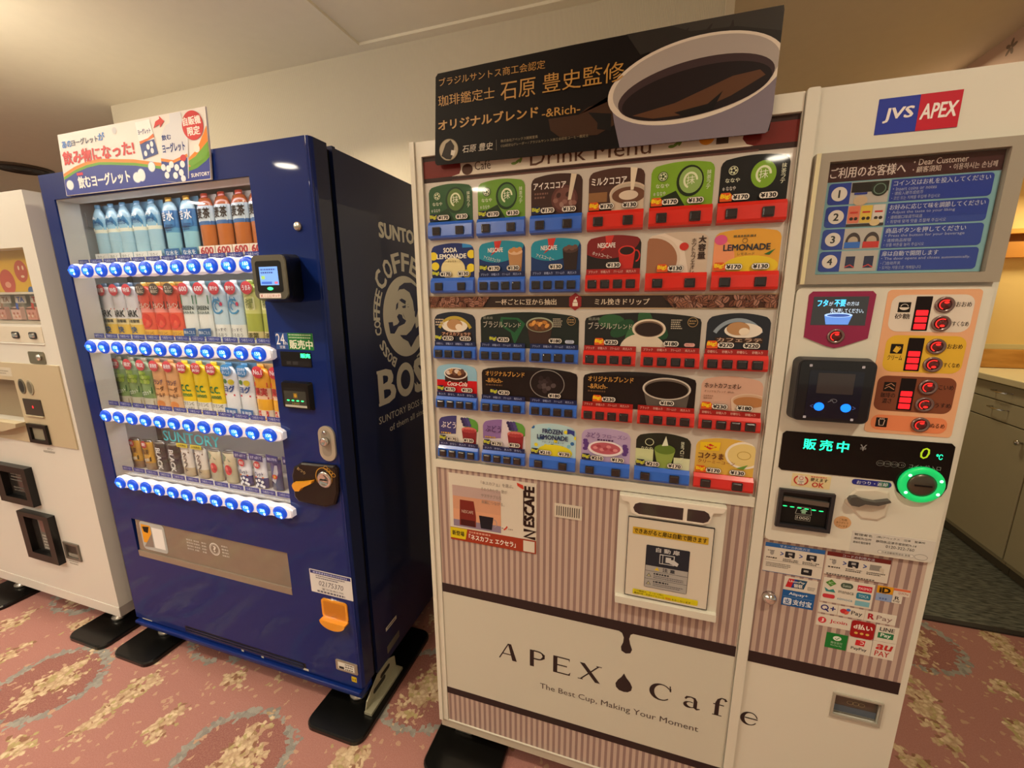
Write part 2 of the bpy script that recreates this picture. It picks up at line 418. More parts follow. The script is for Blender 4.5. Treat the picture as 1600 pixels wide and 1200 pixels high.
m = MB(); m.box(-2.41, .80, .85, 1.0, 0, 2.545, WALLP); struct(m, 'wall_back')
m = MB(); m.box(.773, .803, .835, 1.005, 0, 2.545, mat('cfc3ab', .5), .002); struct(m, 'trim_2')
# pantry beyond the opening
YEL = mat('e0bd7a', .8, name='yellow_wall_paint', noise=.04)
m = MB(); m.box(2.98, 3.1, 1.0, 3.4, 0, 2.545, YEL); struct(m, 'wall_right')
m = MB(); m.box(.9, 3.1, 3.4, 3.5, 0, 2.545, YEL); struct(m, 'wall_pantry')
FLORAL = mat('d9b8a6', .85, name='pink_wallpaper', noise=.04)
m = MB(); m.box(1.995, 2.1, .9, 3.4, 2.38, 2.545, FLORAL)
m.fr = sideneg(1.995)
for k in range(16):
    cy = 1.15+.15*k; cz = 2.42+.07*(k % 2)+.02*random.random()
    for q in range(5):
        a = q*math.tau/5+k; m.ell(cy+.018*math.cos(a), cz+.018*math.sin(a), .016, .008, ink('8d7565'), 1, 10, a)
struct(m, 'wall_bulkhead')

for i, (x, y, p) in enumerate(DOWNLIGHTS):
    names = ['near the blue vending machine top', 'at the far left of the hall', 'in front of the blue vending machine', 'behind the camera to the left', 'behind the camera to the right', 'close in front of the blue machine', 'above the right half of coffee machine']
    t = thing('ceiling_light', (x, y, 2.545 if x < -.694 else 2.556), 'round recessed ceiling downlight '+names[i], 'lamp')
    z = t.location.z
    mb = MB(); mb.lathe([(.115, 0), (.115, -.006), (.088, -.008), (.085, 0)], (x, y, z), mat('e8e2d2', .4), 28); mb.build('trim_ring', t)
    mb = MB(); mb.lathe([(.085, -.003), (.0, -.004)], (x, y, z), glow((1, .90, .72), 62), 28); mb.build('lens', t)
t = thing('ceiling_vent', (-4.48, 1.38, 2.545), 'dark round ceiling vent above the white vending machine', 'vent')
mb = MB(); mb.lathe([(.19, 0), (.19, -.010), (.17, -.016), (.16, -.01)], (-4.48, 1.38, 2.545), mat('4a3a28', .6), 30); mb.build('frame', t)
mb = MB(); mb.lathe([(.16, -.008), (.14, -.018), (.12, -.008), (.07, -.018), (.05, -.008), (0, -.014)], (-4.48, 1.38, 2.545), mat('2c2118', .7), 30); mb.build('louvre', t)

# counter of the pantry
LAM = mat('aea587', .55, name='olive_laminate', noise=.03); WOOD = streak_mat('oak_strip', 'b07a34', 'c99349', 6, (1, .3, 6), .45)
def base_unit(y0, y1, label, drawers):
    t = thing('base_cabinet', (2.7, (y0+y1)/2, 0), label, 'cabinet')
    mb = MB(); mb.box(2.45, 2.97, y0+.001, y1-.001, .06, .985, LAM); mb.build('body', t)
    mb = MB(); mb.box(2.47, 2.97, y0+.001, y1-.001, .004, .06, mat('5d5646', .7)); mb.build('plinth', t)
    if drawers:
        for z0, z1 in ((.893, .978), (.785, .887)):
            mb = MB(); mb.box(2.432, 2.449, y0+.004, y1-.004, z0, z1, LAM, .002); d = mb.build('drawer', t)
            cy = 1.885; zz = z1-.035
            mb = MB(); mb.tube([(2.431, cy-.055, zz), (2.405, cy-.05, zz), (2.402, cy, zz-.003), (2.405, cy+.05, zz), (2.431, cy+.055, zz)], .004, CHROME); mb.build('handle', d)
        top = .779
    else: top = .978
    mb = MB(); mb.box(2.432, 2.449, y0+.004, y1-.004, .09, top, LAM, .002); d = mb.build('door', t)
    hy = y1-.05 if not drawers else y0+.055
    mb = MB(); V0 = len(mb.v); mb.lathe([(.006, 0), (.006, .014), (.014, .018), (.013, .028), (0, .031)], (0, 0, 0), CHROME, 18, 'y'); mb.v = [(2.4315+y, hy+x, .716+z) for x, y, z in mb.v]; mb.build('knob', d)
base_unit(1.65, 2.45, 'olive laminate base cabinet with two drawers under the pantry countertop', True)
base_unit(1.02, 1.648, 'olive laminate base cabinet with plain door at the near end of pantry counter', False)
base_unit(2.452, 3.2, 'olive laminate base cabinet at the far hidden end of pantry counter', False)
mb = MB(); mb.box(2.405, 2.97, 1.0, 3.25, .987, 1.022, mat('d8cda6', .35), .004); tag(mb.build('countertop'), 'cream pantry countertop with rounded wooden edge', 'countertop')
t = thing('wall_niche', (2.75, 2.3, 1.02), 'oak framed wall niche with yellow panel above the pantry counter', 'niche')
mb = MB(); mb.box(2.405, 2.975, 2.24, 2.3, 1.024, 1.135, WOOD, .003); mb.build('backsplash', t)
mb = MB(); mb.box(2.405, 2.975, 2.262, 2.3, 1.135, 1.66, mat('e4c684', .7)); mb.build('back_panel', t)
mb = MB(); mb.box(2.405, 2.435, 2.21, 2.2615, 1.136, 1.66, WOOD, .003); mb.build('side_frame', t)
mb = MB(); mb.box(2.436, 2.975, 2.245, 2.2615, 1.136, 1.165, mat('c9bd8e', .6)); mb.build('sill', t)
mb = MB(); mb.box(2.405, 2.975, 2.20, 2.3, 1.66, 1.745, mat('c07f2e', .6)); mb.build('header', t)
mb = MB(); mb.box(2.405, 2.975, 2.20, 2.3, 1.79, 1.815, mat('c8902f', .6)); mb.build('shelf', t)
mb = MB(); mb.box(2.405, 2.975, 2.25, 2.3, 1.746, 1.789, mat('7a4a14', .7)); mb.build('recess', t)
mb = MB(); mb.box(2.405, 2.975, 2.262, 2.3, 1.816, 2.5, YEL); mb.build('upper_panel', t)

# ------------------------------------------------------------------ rubber foot plates
RUB = mat('0b0b0a', .3, coat=.15, spec=.35, name='rubber', noise=.5)
def mat_plate(x0, x1, label):
    mb = MB(lambda u, v, w: (u, v, w)); y0 = -.095; y1 = .40
    a = rr_pts(x0, y0, x1, y1, .035, 5); b = rr_pts(x0+.004, y0+.004, x1-.004, y1-.004, .033, 5)
    mb.slab(a, .001, .014, RUB); mb.taper(a, b, .014, .02, RUB)
    tag(mb.build('foot_mat'), label, 'mat', None)
mat_plate(-.485, -.255, 'black rubber foot mat under the right front foot of blue vending machine')
mat_plate(-1.49, -1.27, 'black rubber foot mat under the left front foot of blue vending machine')
mat_plate(-1.785, -1.555, 'black rubber foot mat under the right front foot of white vending machine')
mat_plate(-2.56, -2.31, 'black rubber foot mat at the left edge under the white vending machine')
mat_plate(-.03, .215, 'black rubber foot mat under the left front foot of striped coffee machine')
mat_plate(.93, 1.165, 'black rubber foot mat under the right end of striped coffee machine')

def foot(mb, x, y, z1):
    mb.lathe([(.03, 0), (.03, .012), (.012, .016), (.012, z1-.02)], (x, y, .0203), STEEL, 16)

# ------------------------------------------------------------------ blue can and bottle machine
B0, B1, BZ, BT = -1.458, -.302, .10, 1.884
bv = thing('drink_vending_machine', (-.88, .4, 0), 'dark blue bottle and can vending machine with rows of lit blue buttons', 'vending machine')
WX0, WX1, WZ0, WZ1 = -1.397, -.520, .737, 1.802
DX0, DX1, DZ0, DZ1 = -1.354, -.564, .436, .604
mb = MB(front(0))
mb.plate(B0, BZ+.02, B1-.016, BT, [(WX0, WZ0, WX1, WZ1), (DX0, DZ0, DX1, DZ1)], -.066, 0, BLUE)
mb.slab(rr_pts(B1-.0155, BZ+.02, B1-.004, BT), -.066, -.002, BLUE)
mb.add([(B1-.016+.016*math.sin(a*math.pi/12), -.0+.016-.016*math.cos(a*math.pi/12), z) for z in (BZ+.02, BT) for a in range(7)], [(i, i+1, 8+i, 7+i) for i in range(6)], BLUE, True)
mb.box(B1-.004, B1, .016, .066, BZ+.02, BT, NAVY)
door = mb.build('door', bv)
mb = MB()
mb.fr = front(.087); mb.plate(B0+.004, BZ, B1-.012, BT-.01, [(WX0-.051, WZ0-.021, WX1+.021, WZ1+.031), (DX0-.011, DZ0-.021, DX1+.011, DZ1+.011)], 0, .0195, BLACK)
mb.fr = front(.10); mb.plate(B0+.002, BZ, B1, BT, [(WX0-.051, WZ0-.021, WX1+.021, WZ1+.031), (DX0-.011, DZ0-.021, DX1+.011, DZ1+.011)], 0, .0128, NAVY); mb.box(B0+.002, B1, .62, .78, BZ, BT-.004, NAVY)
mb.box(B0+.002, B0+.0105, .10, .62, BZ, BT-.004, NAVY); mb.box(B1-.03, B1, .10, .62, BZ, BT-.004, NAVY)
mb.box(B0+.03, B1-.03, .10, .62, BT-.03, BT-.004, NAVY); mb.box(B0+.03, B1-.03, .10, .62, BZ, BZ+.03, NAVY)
mb.build('cabinet', bv)
mb = MB(); mb.box(B0+.004, B1-.006, -.012, .06, .098, .112, BLUE, .004); mb.box(B0+.006, B1-.008, .0, .06, .08, .098, BLUE)
mb.build('kick_rail', bv)
# rows of vent slots at the foot of the door
mb = MB(front(0)); mb.base = .0002
mb.rect(-1.16, .128, -.545, .155, BLACK, 1)
for k in range(2): mb.slab(rr_pts(-1.15, .133+.011*k, -.555, .1375+.011*k), 0, .003, NAVY)
for xx in (-.86, -.76): mb.rect(xx, .118, xx+.012, .127, 'b9b9b0', 2)
mb.rect(-.56, .125, -.535, .134, 'c9c9bd', 2); mb.rect(-1.42, .121, -1.36, .126, 'b9b9b0', 2)
mb.build('vent_grille', door)
# interior of the display
INT = mat('c8c6c0', .6, name='display_liner'); INT2 = mat('a3a19c', .6)
mb = MB(); mb.box(WX0-.05, WX1+.02, .215, .23, WZ0-.02, WZ1+.03, INT2)
mb.box(WX0-.05, WX0-.042, .0665, .215, WZ0-.02, WZ1+.03, INT); mb.box(WX1+.01, WX1+.02, .0665, .215, WZ0-.02, WZ1+.03, INT)
mb.box(WX0-.05, WX1+.02, .0665, .215, WZ1+.02, WZ1+.03, INT); mb.box(WX0-.05, WX1+.02, .0665, .215, WZ0-.02, WZ0-.01, INT)
mb.build('display_box', bv)
mb = MB(); mb.box(-1.4385, -1.4345, .195, .212, .80, 1.80, mat('56534f', .5)); mb.box(-1.4385, -1.436, .07, .19, 1.61, 1.72, mat('d8d6d0', .5)); mb.box(-1.4385, -1.435, .07, .074, 1.61, 1.79, mat('8a8880', .5)); mb.tube([(-1.437, .1, 1.78), (-1.434, .1, 1.73), (-1.434, .15, 1.722)], .002, mat('e8e6e0', .4)); mb.build('inner_bracket', bv)
ROWZ = [1.561, 1.298, 1.039, .770]; SHELF = [1.604, 1.330, 1.050, .765+.020]
for i, z in enumerate(SHELF):
    mb = MB(); mb.box(WX0+.003, WX1-.003, .03, .066, z-.008, z-.002, INT); mb.box(WX0-.04, WX1+.008, .0662, .21, z-.008, z-.002, INT); mb.build('shelf', bv)
mb = MB(front(.0)); mb.plate(WX0+.0002, WZ0+.0002, WX1-.0002, WZ1-.0002, [(WX0+.002, WZ0+.002, WX1-.002, WZ1-.002)], -.066, -.005, INT); mb.build('window_lining', bv)
mb = MB(); mb.box(WX0+.0005, WX1-.0005, .003, .0045, WZ0-.001, WZ1+.001, GLASS); mb.build('display_glass', bv)
mb = MB(front(.0028)); mb.text('SUNTORY', -1.078, .960, -.804, .999, glow(srgb('4fb7c4'), .15), 1, .018); mb.build('window_lettering', bv)
# LED tubes that light the display, in front of each shelf
for i, z in enumerate(SHELF):
    area('display_lamp', ((WX0+WX1)/2, .045, z+(.205 if i == 0 else .235 if i < 3 else .2)-.012), .8, .38, (.93, .95, 1.0), (math.radians(24), 0, 0), .02)
# button rails
RAILM = mat('eceaf2', .35, name='rail_white', emit=.25); 
BTN0, PIT = -1.330, .0712
def rail_outline(z):
    up = []; dn = []
    for k in range(97):
        x = -1.362+(.862)*k/96; ph = (x-BTN0)/PIT; s_ = .5+.5*math.cos(2*math.pi*ph); e = min(1, min(k, 96-k)/2.0)
        h = (.0195+.0045*s_)*(.55+.45*math.sqrt(e)); up.append((x, z+h)); dn.append((x, z-h))
    return up+dn[::-1]
btn_mesh = None
for r, z in enumerate(ROWZ):
    mb = MB(front(0)); ol = rail_outline(z); c = (-.93, z)
    inner = [(c[0]+(p[0]-c[0])*.995, z+(p[1]-z)*.82) for p in ol]
    mb.slab(ol, -.0025, .014, RAILM)
    n = len(ol); A = [mb.fr(*p, .014) for p in ol]; Bq = [mb.fr(*p, .02) for p in inner]
    mb.add(A+Bq, [(i, (i+1) % n, n+(i+1) % n, n+i) for i in range(n)], RAILM, True); mb.add(Bq, [tuple(range(n))], RAILM)
    rl = mb.build('button_rail', bv)
    # lit edge of the rail
    mb = MB(front(0)); up = ol[:97]; mb.stroke([(p[0], p[1]-.001) for p in up], .0035, glow((.95, .96, 1), 2.6), 68); mb.build('light_edge', rl)
    price = ['160', '150', '150', '130'][r]
    BL1 = glow(srgb('0a48c4'), .6); BL2 = glow(srgb('1a80f0'), 1.2); BL3 = glow(srgb('c8f0ff'), 1.7)
    for k in range(12):
        t_ = '200' if (r == 3 and k > 9) else price
        key = (r, t_)
        if k == 0 or (r == 3 and k == 10):
            mb = MB(front(0))
            mb.lathe([(.0285, 0), (.0282, .003), (.024, .0065), (.016, .0085), (.0, .0095)], (0, 0, 0), BL1, 26, 'y')
            mb.v = [(x, y, zz*.80) for x, y, zz in mb.v]
            mb.base = .0098; mb.ell(.003, -.002, .015, .011, BL2, 1); mb.ell(.013, -.010, .005, .0045, BL3, 3, 12); mb.ell(-.015, .003, .003, .003, BL2, 2, 10)
            mb.text(t_, -.005, -.003, .015, .007, BL3, 3, .01)
            proto = mb.build('product_button', rl, world=False); proto.location = (BTN0+k*PIT, -.02, z)
        else:
            o = proto.copy(); COL.objects.link(o); o.parent = rl; o.location = (BTN0+k*PIT, -.02, z)
# "cold" tags above every rail
tproto = None
for r, z in enumerate(ROWZ):
    zt = z+.026; 
    for k in range(12):
        if tproto is None:
            mb = MB(front(0)); mb.slab(rr_pts(-.032, 0, .032, .0165), 0, .001, ink('3a4596')); mb.base = .001
            mb.text('つめた〜い', -.024, .004, .024, .0135, 'd6dcf4', 1, .01); tproto = mb.build('temperature_tag', bv); tproto.location = (-1.372+.0725*k+.88, .03-.4, zt)
        else:
            o = tproto.copy(); COL.objects.link(o); o.parent = bv; o.location = (-1.372+.0725*k+.88, .03-.4, zt)
# delivery slot
mb = MB(); mb.box(DX0-.01, DX1+.01, .13, .14, DZ0-.01, DZ1+.01, mat('8d857a', .35, coat=.3)); mb.box(DX0-.01, DX1+.01, .0672, .13, DZ0-.02, DZ0-.005, mat('9a9084', .35, coat=.3))
mb.box(DX0-.01, DX0-.002, .0672, .13, DZ0, DZ1, BLACK); mb.box(DX1+.002, DX1+.01, .0672, .13, DZ0, DZ1, BLACK); mb.box(DX0-.01, DX1+.01, .0672, .13, DZ1+.002, DZ1+.01, BLACK)
mb.build('delivery_chute', bv)
mb = MB(lambda u, v, w: (u-.014, .008-w, v)); mb.slab([(DX0+.0155, DZ0+.004), (DX1+.012, DZ0+.004), (DX1+.010, DZ1-.004), (DX0+.028, DZ1-.002)], 0, .003, mat('7b7163', .2, coat=.8, noise=.12)); mb.base = .0032
mb.slab([(DX0+.0155, DZ0+.001), (DX1+.012, DZ0+.001), (DX1+.012, DZ0+.026), (DX0+.0155, DZ0+.026)], .0031, .008, mat('8a7d6e', .3, coat=.5))
for xx, w_ in ((-1.05, .035), (-1.01, .028), (-.97, .024)):
    mb.lines(xx, .52, xx+w_, .565, 4, 'b9b7b2', 1)
mb.ring(-.905, .547, .026, .026, .004, 'd9d7d2', 1); mb.ring(-.905, .547, .02, .02, .002, 'c9c7c2', 1); mb.text('?', -.911, .535, -.899, .56, 'd9d7d2', 1, .03)
mb.lines(-.868, .525, -.835, .57, 4, 'b9b7b2', 1)
mb.slab(rr_pts(-1.305, .474, -1.165, .598, .016), .0030, .0042, ink('b4b8b8')); mb.base = .0044
mb.rect(-1.297, .505, -1.243, .585, 'e9a125', 1); mb.poly([(-1.29, .575), (-1.25, .58), (-1.262, .55), (-1.285, .553)], '15110f', 2); mb.poly([(-1.297, .485), (-1.243, .55), (-1.243, .49)], '8c7f78', 2); mb.rect(-1.236, .49, -1.175, .58, 'ececec', 1)
mb.build('delivery_flap', bv)
# fittings on the right of the door
mb = MB(front(0)); mb.slab(rr_pts(-.4965, .0+1.3125, -.3565, 1.3625, .002), 0, .0006, ink('dfe6df')); mb.base = .0006
mb.rect(-.4965, 1.3125, -.449, 1.3625, '2c5199', 1); mb.rect(-.449, 1.3125, -.3565, 1.3625, '1d7d3c', 1)
mb.text('24', -.494, 1.327, -.462, 1.360, 'eef2fa', 2, .01); mb.text('h', -.461, 1.327, -.453, 1.337, 'eef2fa', 2); mb.text('営業', -.483, 1.315, -.462, 1.324, 'eef2fa', 2)
mb.text('販売中', -.444, 1.3155, -.36, 1.342, 'eff5e2', 2, .03); mb.lines(-.445, 1.347, -.36, 1.359, 2, 'b9d6b4', 2)
mb.build('hours_sticker', bv)
mb = MB(front(0)); mb.slab(rr_pts(-.484, 1.261, -.370, 1.306, .002), 0, .002, BLACK); mb.base = .002
mb.rect(-.480, 1.264, -.374, 1.281, '1d1c1f', 1); mb.text('販売', -.407, 1.289, -.372, 1.302, glow(srgb('37ffa0'), 2.2), 2, .04, keep=False)
mb.rect(-.462, 1.267, -.446, 1.277, '38373a', 2); mb.rect(-.44, 1.267, -.42, 1.277, '38373a', 2); mb.build('sales_display', bv)
# bill slot
mb = MB(front(0)); mb.taper(rr_pts(-.487, 1.128, -.376, 1.216, .006), rr_pts(-.483, 1.134, -.382, 1.213, .006), 0, .014, BLACK)
mb.base = .0142; mb.rect(-.475, 1.144, -.392, 1.188, '3f403c', 1); mb.rect(-.475, 1.137, -.392, 1.144, 'bdbdb2', 1); mb.rect(-.475, 1.188, -.392, 1.2, '1d1c1c', 1)
for k in range(4): mb.ell(-.461+.018*k, 1.158, .0055, .0022, glow(srgb('2dff84'), 2), 3, 10)
mb.rect(-.440, 1.166, -.424, 1.182, '7c6a2e', 2); mb.ell(-.432, 1.174, .005, .006, 'c79a35', 3, 10); mb.text('1000', -.447, 1.146, -.42, 1.152, 'a89c47', 2)
mb.build('bill_acceptor', bv)
# lock plate
mb = MB(front(0)); mb.slab(rr_pts(-.371, .970, -.3115, 1.082, .028, 8), 0, .006, mat('b6b2a4', .35, metal=.4)); mb.slab(rr_pts(-.36, .985, -.325, 1.07, .017, 8), .006, .0065, mat('9d9a8f', .4, metal=.4)); mb.build('lock_plate', bv)
mb = MB(); mb.lathe([(.013, 0), (.013, .012), (.008, .014), (.004, .010), (0, .010)], (-.342, -.0066, 1.035), CHROME, 20, 'y'); mb.lathe([(.006, 0), (.006, .003), (0, .004)], (-.344, -.0066, 1.062), CHROME, 14, 'y'); mb.build('lock_cylinder', bv)
mb = MB(); mb.lathe([(.0125, 0), (.0125, .005), (.009, .008), (0, .009)], (-.366, 0, 1.659), mat('c9c6bb', .25, metal=.8), 20, 'y'); mb.build('door_lock', bv)
# coin panel
mb = MB(front(0)); cp = [(-.49, .83), (-.477, .815), (-.37, .812), (-.33, .826), (-.313, .87), (-.309, .95), (-.318, .958), (-.447, .953), (-.478, .935), (-.49, .905)]
cin = [(-.4+(x+.4)*.93, .885+(z-.885)*.93) for x, z in cp]
mb.slab(cp, 0, .008, mat('140a08', .3, coat=.15, spec=.3)); mb.taper(cp[:], cin, .008, .012, mat('140a08', .3, coat=.15, spec=.3)); mb.base = .0122
mb.text('おつり', -.463, .922, -.43, .933, 'c9b27e', 1, .01, rot=-.5); mb.ring(-.36, .915, .032, .034, .003, 'b98a35', 1)
for k in range(4): mb.ring(-.349+.009*k, .949-.007*k, .008, .007, .0018, 'b98a35', 2, 14)
mb.build('coin_panel', bv)
mb = MB(front(0)); mb.slab([(-.475, .868), (-.468, .86), (-.452, .862), (-.443, .873), (-.40, .895), (-.396, .904), (-.44, .893), (-.472, .888), (-.478, .879)], .0125, .026, mat('e8a11e', .35, coat=.4)); mb.build('return_lever', bv, 'orange coin return lever')
mb = MB(); mb.lathe([(.027, 0), (.027, .004), (.019, .007), (.017, .004), (0, .005)], (-.357, -.0124, .909), CHROME, 26, 'y'); mb.box(-.371, -.343, -.0195, -.018, .908, .911, BLACK); mb.build('coin_slot', bv)
# service label, coin outlet, maker plates
mb = MB(front(0)); mb.slab(rr_pts(-.4755, .4755, -.3045, .564, .002), 0, .0006, ink('dcdcdc')); mb.base = .0006
mb.rect(-.472, .549, -.308, .561, '2b2f74', 1); mb.lines(-.46, .552, -.32, .558, 1, 'aab0dd', 2); mb.lines(-.45, .533, -.33, .545, 2, '55556a', 1)
mb.text('02175370', -.442, .506, -.342, .525, '4a4a55', 1, 0, slant=.2); mb.text('☎ 0120-862-706', -.43, .491, -.342, .500, '33333f', 1, .01); mb.lines(-.45, .48, -.33, .487, 1, '6a6a78', 1); mb.build('service_label', bv)
mb = MB(front(0)); AMB = mat('e89a16', .25, coat=.5); AMI = mat('c47a10', .3)
mb.slab(rr_pts(-.437, .386, -.331, .46, .012), 0, .004, AMB); mb.base = .0042; mb.rect(-.428, .394, -.340, .452, AMI, 1, .008)
pts = el_pts(-.384, .388, .052, .03, 14, 0, 180, 360); mb.slab(pts, 0, .022, AMB); mb.build('coin_outlet', bv, 'amber coin outlet cup')
mb = MB(front(0)); mb.slab(rr_pts(-.405, .178, -.3145, .2205, .004), 0, .003, mat('a9a090', .4, metal=.5)); mb.base = .003; mb.rect(-.395, .185, -.327, .214, 'e2e2da', 1); mb.rect(-.391, .187, -.37, .197, '222222', 2); mb.lines(-.365, .187, -.33, .211, 3, '55554f', 2); mb.build('rating_plate', bv)
mb = MB(front(0)); mb.slab(rr_pts(-.345, .143, -.324, .164, .002), 0, .0006, ink('d8bc1c')); mb.base = .0006; mb.text('H', -.341, .148, -.328, .159, '3b350f', 1); mb.build('caution_sticker', bv, 'small yellow sticker')
# card reader box
mb = MB(front(0)); o1 = rr_pts(-.512, 1.452, -.348, 1.582, .03, 6); o2 = rr_pts(-.462, 1.463, -.345, 1.576, .02, 6); 
mb.taper(rr_pts(-.512, 1.452, -.372, 1.585, .02, 6), rr_pts(-.478, 1.457, -.350, 1.580, .018, 6), 0, .06, BLACK)
mb.taper(rr_pts(-.478, 1.457, -.350, 1.580, .018, 6), rr_pts(-.438, 1.462, -.326, 1.575, .016, 6), .06, .095, BLACK); rd = mb.build('card_reader', bv, 'black contactless card reader box')
mb = MB(front(-.095)); mb.slab(rr_pts(-.4385, 1.462, -.3275, 1.5745, .016, 6), 0, .006, mat('7a776c', .3, metal=.7)); mb.slab(rr_pts(-.4265, 1.479, -.340, 1.560, .008), .006, .0066, BLACK); mb.base = .0067
SCR = glow(srgb('6fa0ea'), .75); mb.rect(-.414, 1.498, -.352, 1.545, SCR, 1); mb.lines(-.409, 1.528, -.357, 1.540, 2, glow(srgb('3a5aa0'), .3), 2); mb.rect(-.409, 1.513, -.397, 1.522, glow(srgb('9cc86a'), .6), 2)
mb.rect(-.41, 1.501, -.375, 1.507, glow(srgb('3866c8'), .6), 2); mb.rect(-.366, 1.501, -.355, 1.507, glow(srgb('c86a8a'), .6), 2)
mb.ell(-.383, 1.489, .010, .004, glow(srgb('34ff8c'), 2.0), 2, 14); mb.rect(-.423, 1.4645, -.350, 1.4765, 'e8dede', 1, .002); mb.text('✕', -.419, 1.4665, -.411, 1.4745, 'a82a36', 2, .03); mb.text('ここにタッチ', -.407, 1.467, -.353, 1.474, 'b04a52', 2); mb.build('reader_face', rd)
# lettering on the right flank
SIL = mat('b9b7b0', .45, name='silver_print')
mb = MB(side(B1)); NV = mat('0a1d4a', .3)
mb.text('SUNTORY', .285, 1.664, .59, 1.712, SIL, 1, .05)
mb.build('maker_lettering', bv); mb = MB(side(B1))
CY, CZ = .424, 1.391; mb.ell(CY, CZ, .15, .151, SIL, 1, 60)
for P_ in ([(.373, 1.484), (.387, 1.503), (.421, 1.517), (.472, 1.519), (.516, 1.501), (.535, 1.469), (.508, 1.426), (.483, 1.408), (.476, 1.450), (.455, 1.482), (.419, 1.495), (.386, 1.492)],
           [(.354, 1.417), (.360, 1.439), (.374, 1.447), (.369, 1.426)], [(.381, 1.454), (.398, 1.460), (.426, 1.451), (.421, 1.437), (.397, 1.446)], [(.397, 1.431), (.424, 1.435), (.421, 1.424), (.402, 1.424)],
           [(.433, 1.435), (.451, 1.441), (.435, 1.437)], [(.435, 1.429), (.450, 1.428), (.435, 1.426)],
           [(.303, 1.377), (.330, 1.377), (.332, 1.362), (.360, 1.367), (.372, 1.375), (.359, 1.395), (.372, 1.404), (.393, 1.400), (.398, 1.387), (.420, 1.377), (.408, 1.366), (.366, 1.358), (.336, 1.334), (.310, 1.337)],
           [(.399, 1.407), (.418, 1.379), (.403, 1.396)], [(.371, 1.326), (.416, 1.322), (.453, 1.338), (.485, 1.366), (.489, 1.342), (.519, 1.354), (.53, 1.325), (.491, 1.308), (.444, 1.271), (.426, 1.296), (.390, 1.311)],
           [(.488, 1.413), (.508, 1.431), (.519, 1.426), (.494, 1.384), (.485, 1.390)]):
    mb.poly(P_, NV, 2)
def arc_text(t, r, a0, da, w, h):
    for i, c in enumerate(t):
        if c == ' ': continue
        a = math.radians(a0-da*i); x = CY+r*math.cos(a); z = CZ+r*math.sin(a); mb.text(c, x-w/2, z-h/2, x+w/2, z+h/2, SIL, 2, .035, rot=a-math.pi/2)
arc_text('BOSS', .187, 237, 9.2, .026, .034); arc_text('COFFEE', .187, 193, 8.0, .024, .034); arc_text('COFFEE', .200, 139, 17.5, .046, .064)
arc_text('BOSS COFFEE', .187, 20, 8.5, .025, .034)
mb.build('side_emblem', bv); mb = MB(side(B1))
mb.text('B', .222, 1.092, .318, 1.212, SIL, 1, .03); mb.rect(.213, 1.205, .26, 1.215, SIL, 2); mb.rect(.213, 1.09, .26, 1.10, SIL, 2)
mb.ring(.392, 1.153, .062, .066, .028, SIL, 1); mb.text('S', .462, 1.088, .53, 1.218, SIL, 1, .06); mb.text('S', .548, 1.088, .616, 1.218, SIL, 1, .06)
mb.build('large_lettering', bv); mb = MB(side(B1))
mb.text('SUNTORY BOSS is the boss', .207, 1.026, .66, 1.052, SIL, 1); mb.text('of them all since 1992', .267, .982, .63, 1.006, SIL, 1)
mb.build('slogan_lettering', bv); mb = MB(side(B1))
mb.rect(.151, .224, .222, .239, 'c9c4b4', 1); mb.rect(.160, .229, .213, .234, '55514a', 2)
mb.build('side_sticker', bv)
mb = MB(side(B1)); mb.slab([(.15, .128), (.23, .135), (.23, .163), (.15, .157)], 0, .002, mat('5d574c', .5)); mb.build('side_plate', bv)
# feet
mb = MB()
for xx in (-.37, -1.38):
    for yy in (.06, .70): mb.lathe([(.035, .0), (.035, .012), (.012, .016), (.012, .06)], (xx, yy, .0203 if yy < .5 else .001), STEEL, 16)
mb.build('leveling_foot', bv)
mb = MB(side(B1+.001)); GALV = mat('a8a68e', .35, metal=.35)
mb.slab([(.0, .03), (.01, .06), (.08, .105), (.15, .105), (.185, .085), (.19, .03)], 0, .004, GALV); mb.slab([(-.005, .022), (.195, .022), (.195, .032), (-.005, .032)], 0, .03, GALV); mb.base = .0045
mb.rect(.045, .05, .12, .07, BLACK, 1, .01); mb.rect(.09, .072, .15, .09, BLACK, 1, .009); mb.build('anchor_bracket', bv)

# yellow-white advertising board on the blue machine
YB = -.009
bb = thing('advertising_board', (-.975, -.005, 1.805), 'white and blue yogurt drink advertising board taped to top of blue vending machine', 'sign')
mb = MB(front(-.003)); ol = [(-1.312, 1.806), (-.653, 1.803), (-.645, 1.87), (-.637, 1.990), (-1.293, 1.990)]
mb.slab(ol, 0, .005, ink('e9e6e2')); mb.base = .0052; mb.clip = [(-1.31, 1.807), (-.655, 1.805), (-.646, 1.87), (-.639, 1.988), (-1.291, 1.988)]
top = [(-1.308, 1.868), (-1.24, 1.886), (-1.179, 1.895), (-1.12, 1.898), (-1.064, 1.893), (-.957, 1.881), (-.846, 1.861), (-.79, 1.853), (-.74, 1.848), (-.70, 1.858), (-.66, 1.878), (-.63, 1.90)]
def band(off0, off1, c, l):
    for i in range(len(top)-1):
        a, b = top[i], top[i+1]; g0 = 1+.9*max(0, (a[0]+.78)/.14); g1 = 1+.9*max(0, (b[0]+.78)/.14)
        mb.poly([(a[0], a[1]+off0*g0), (b[0], b[1]+off0*g1), (b[0], b[1]+off1*g1), (a[0], a[1]+off1*g0)], c, l)
band(-.006, .0035, 'e8892c', 2); band(-.014, -.006, '6aa32e', 2)
mb.poly([(-.70, 1.858), (-.64, 1.90), (-.635, 1.95), (-.69, 1.885), (-.74, 1.86)], 'ee8a2a', 3); mb.poly([(-.72, 1.842), (-.66, 1.86), (-.64, 1.885), (-.64, 1.905), (-.70, 1.868), (-.74, 1.855)], '6fa734', 4)
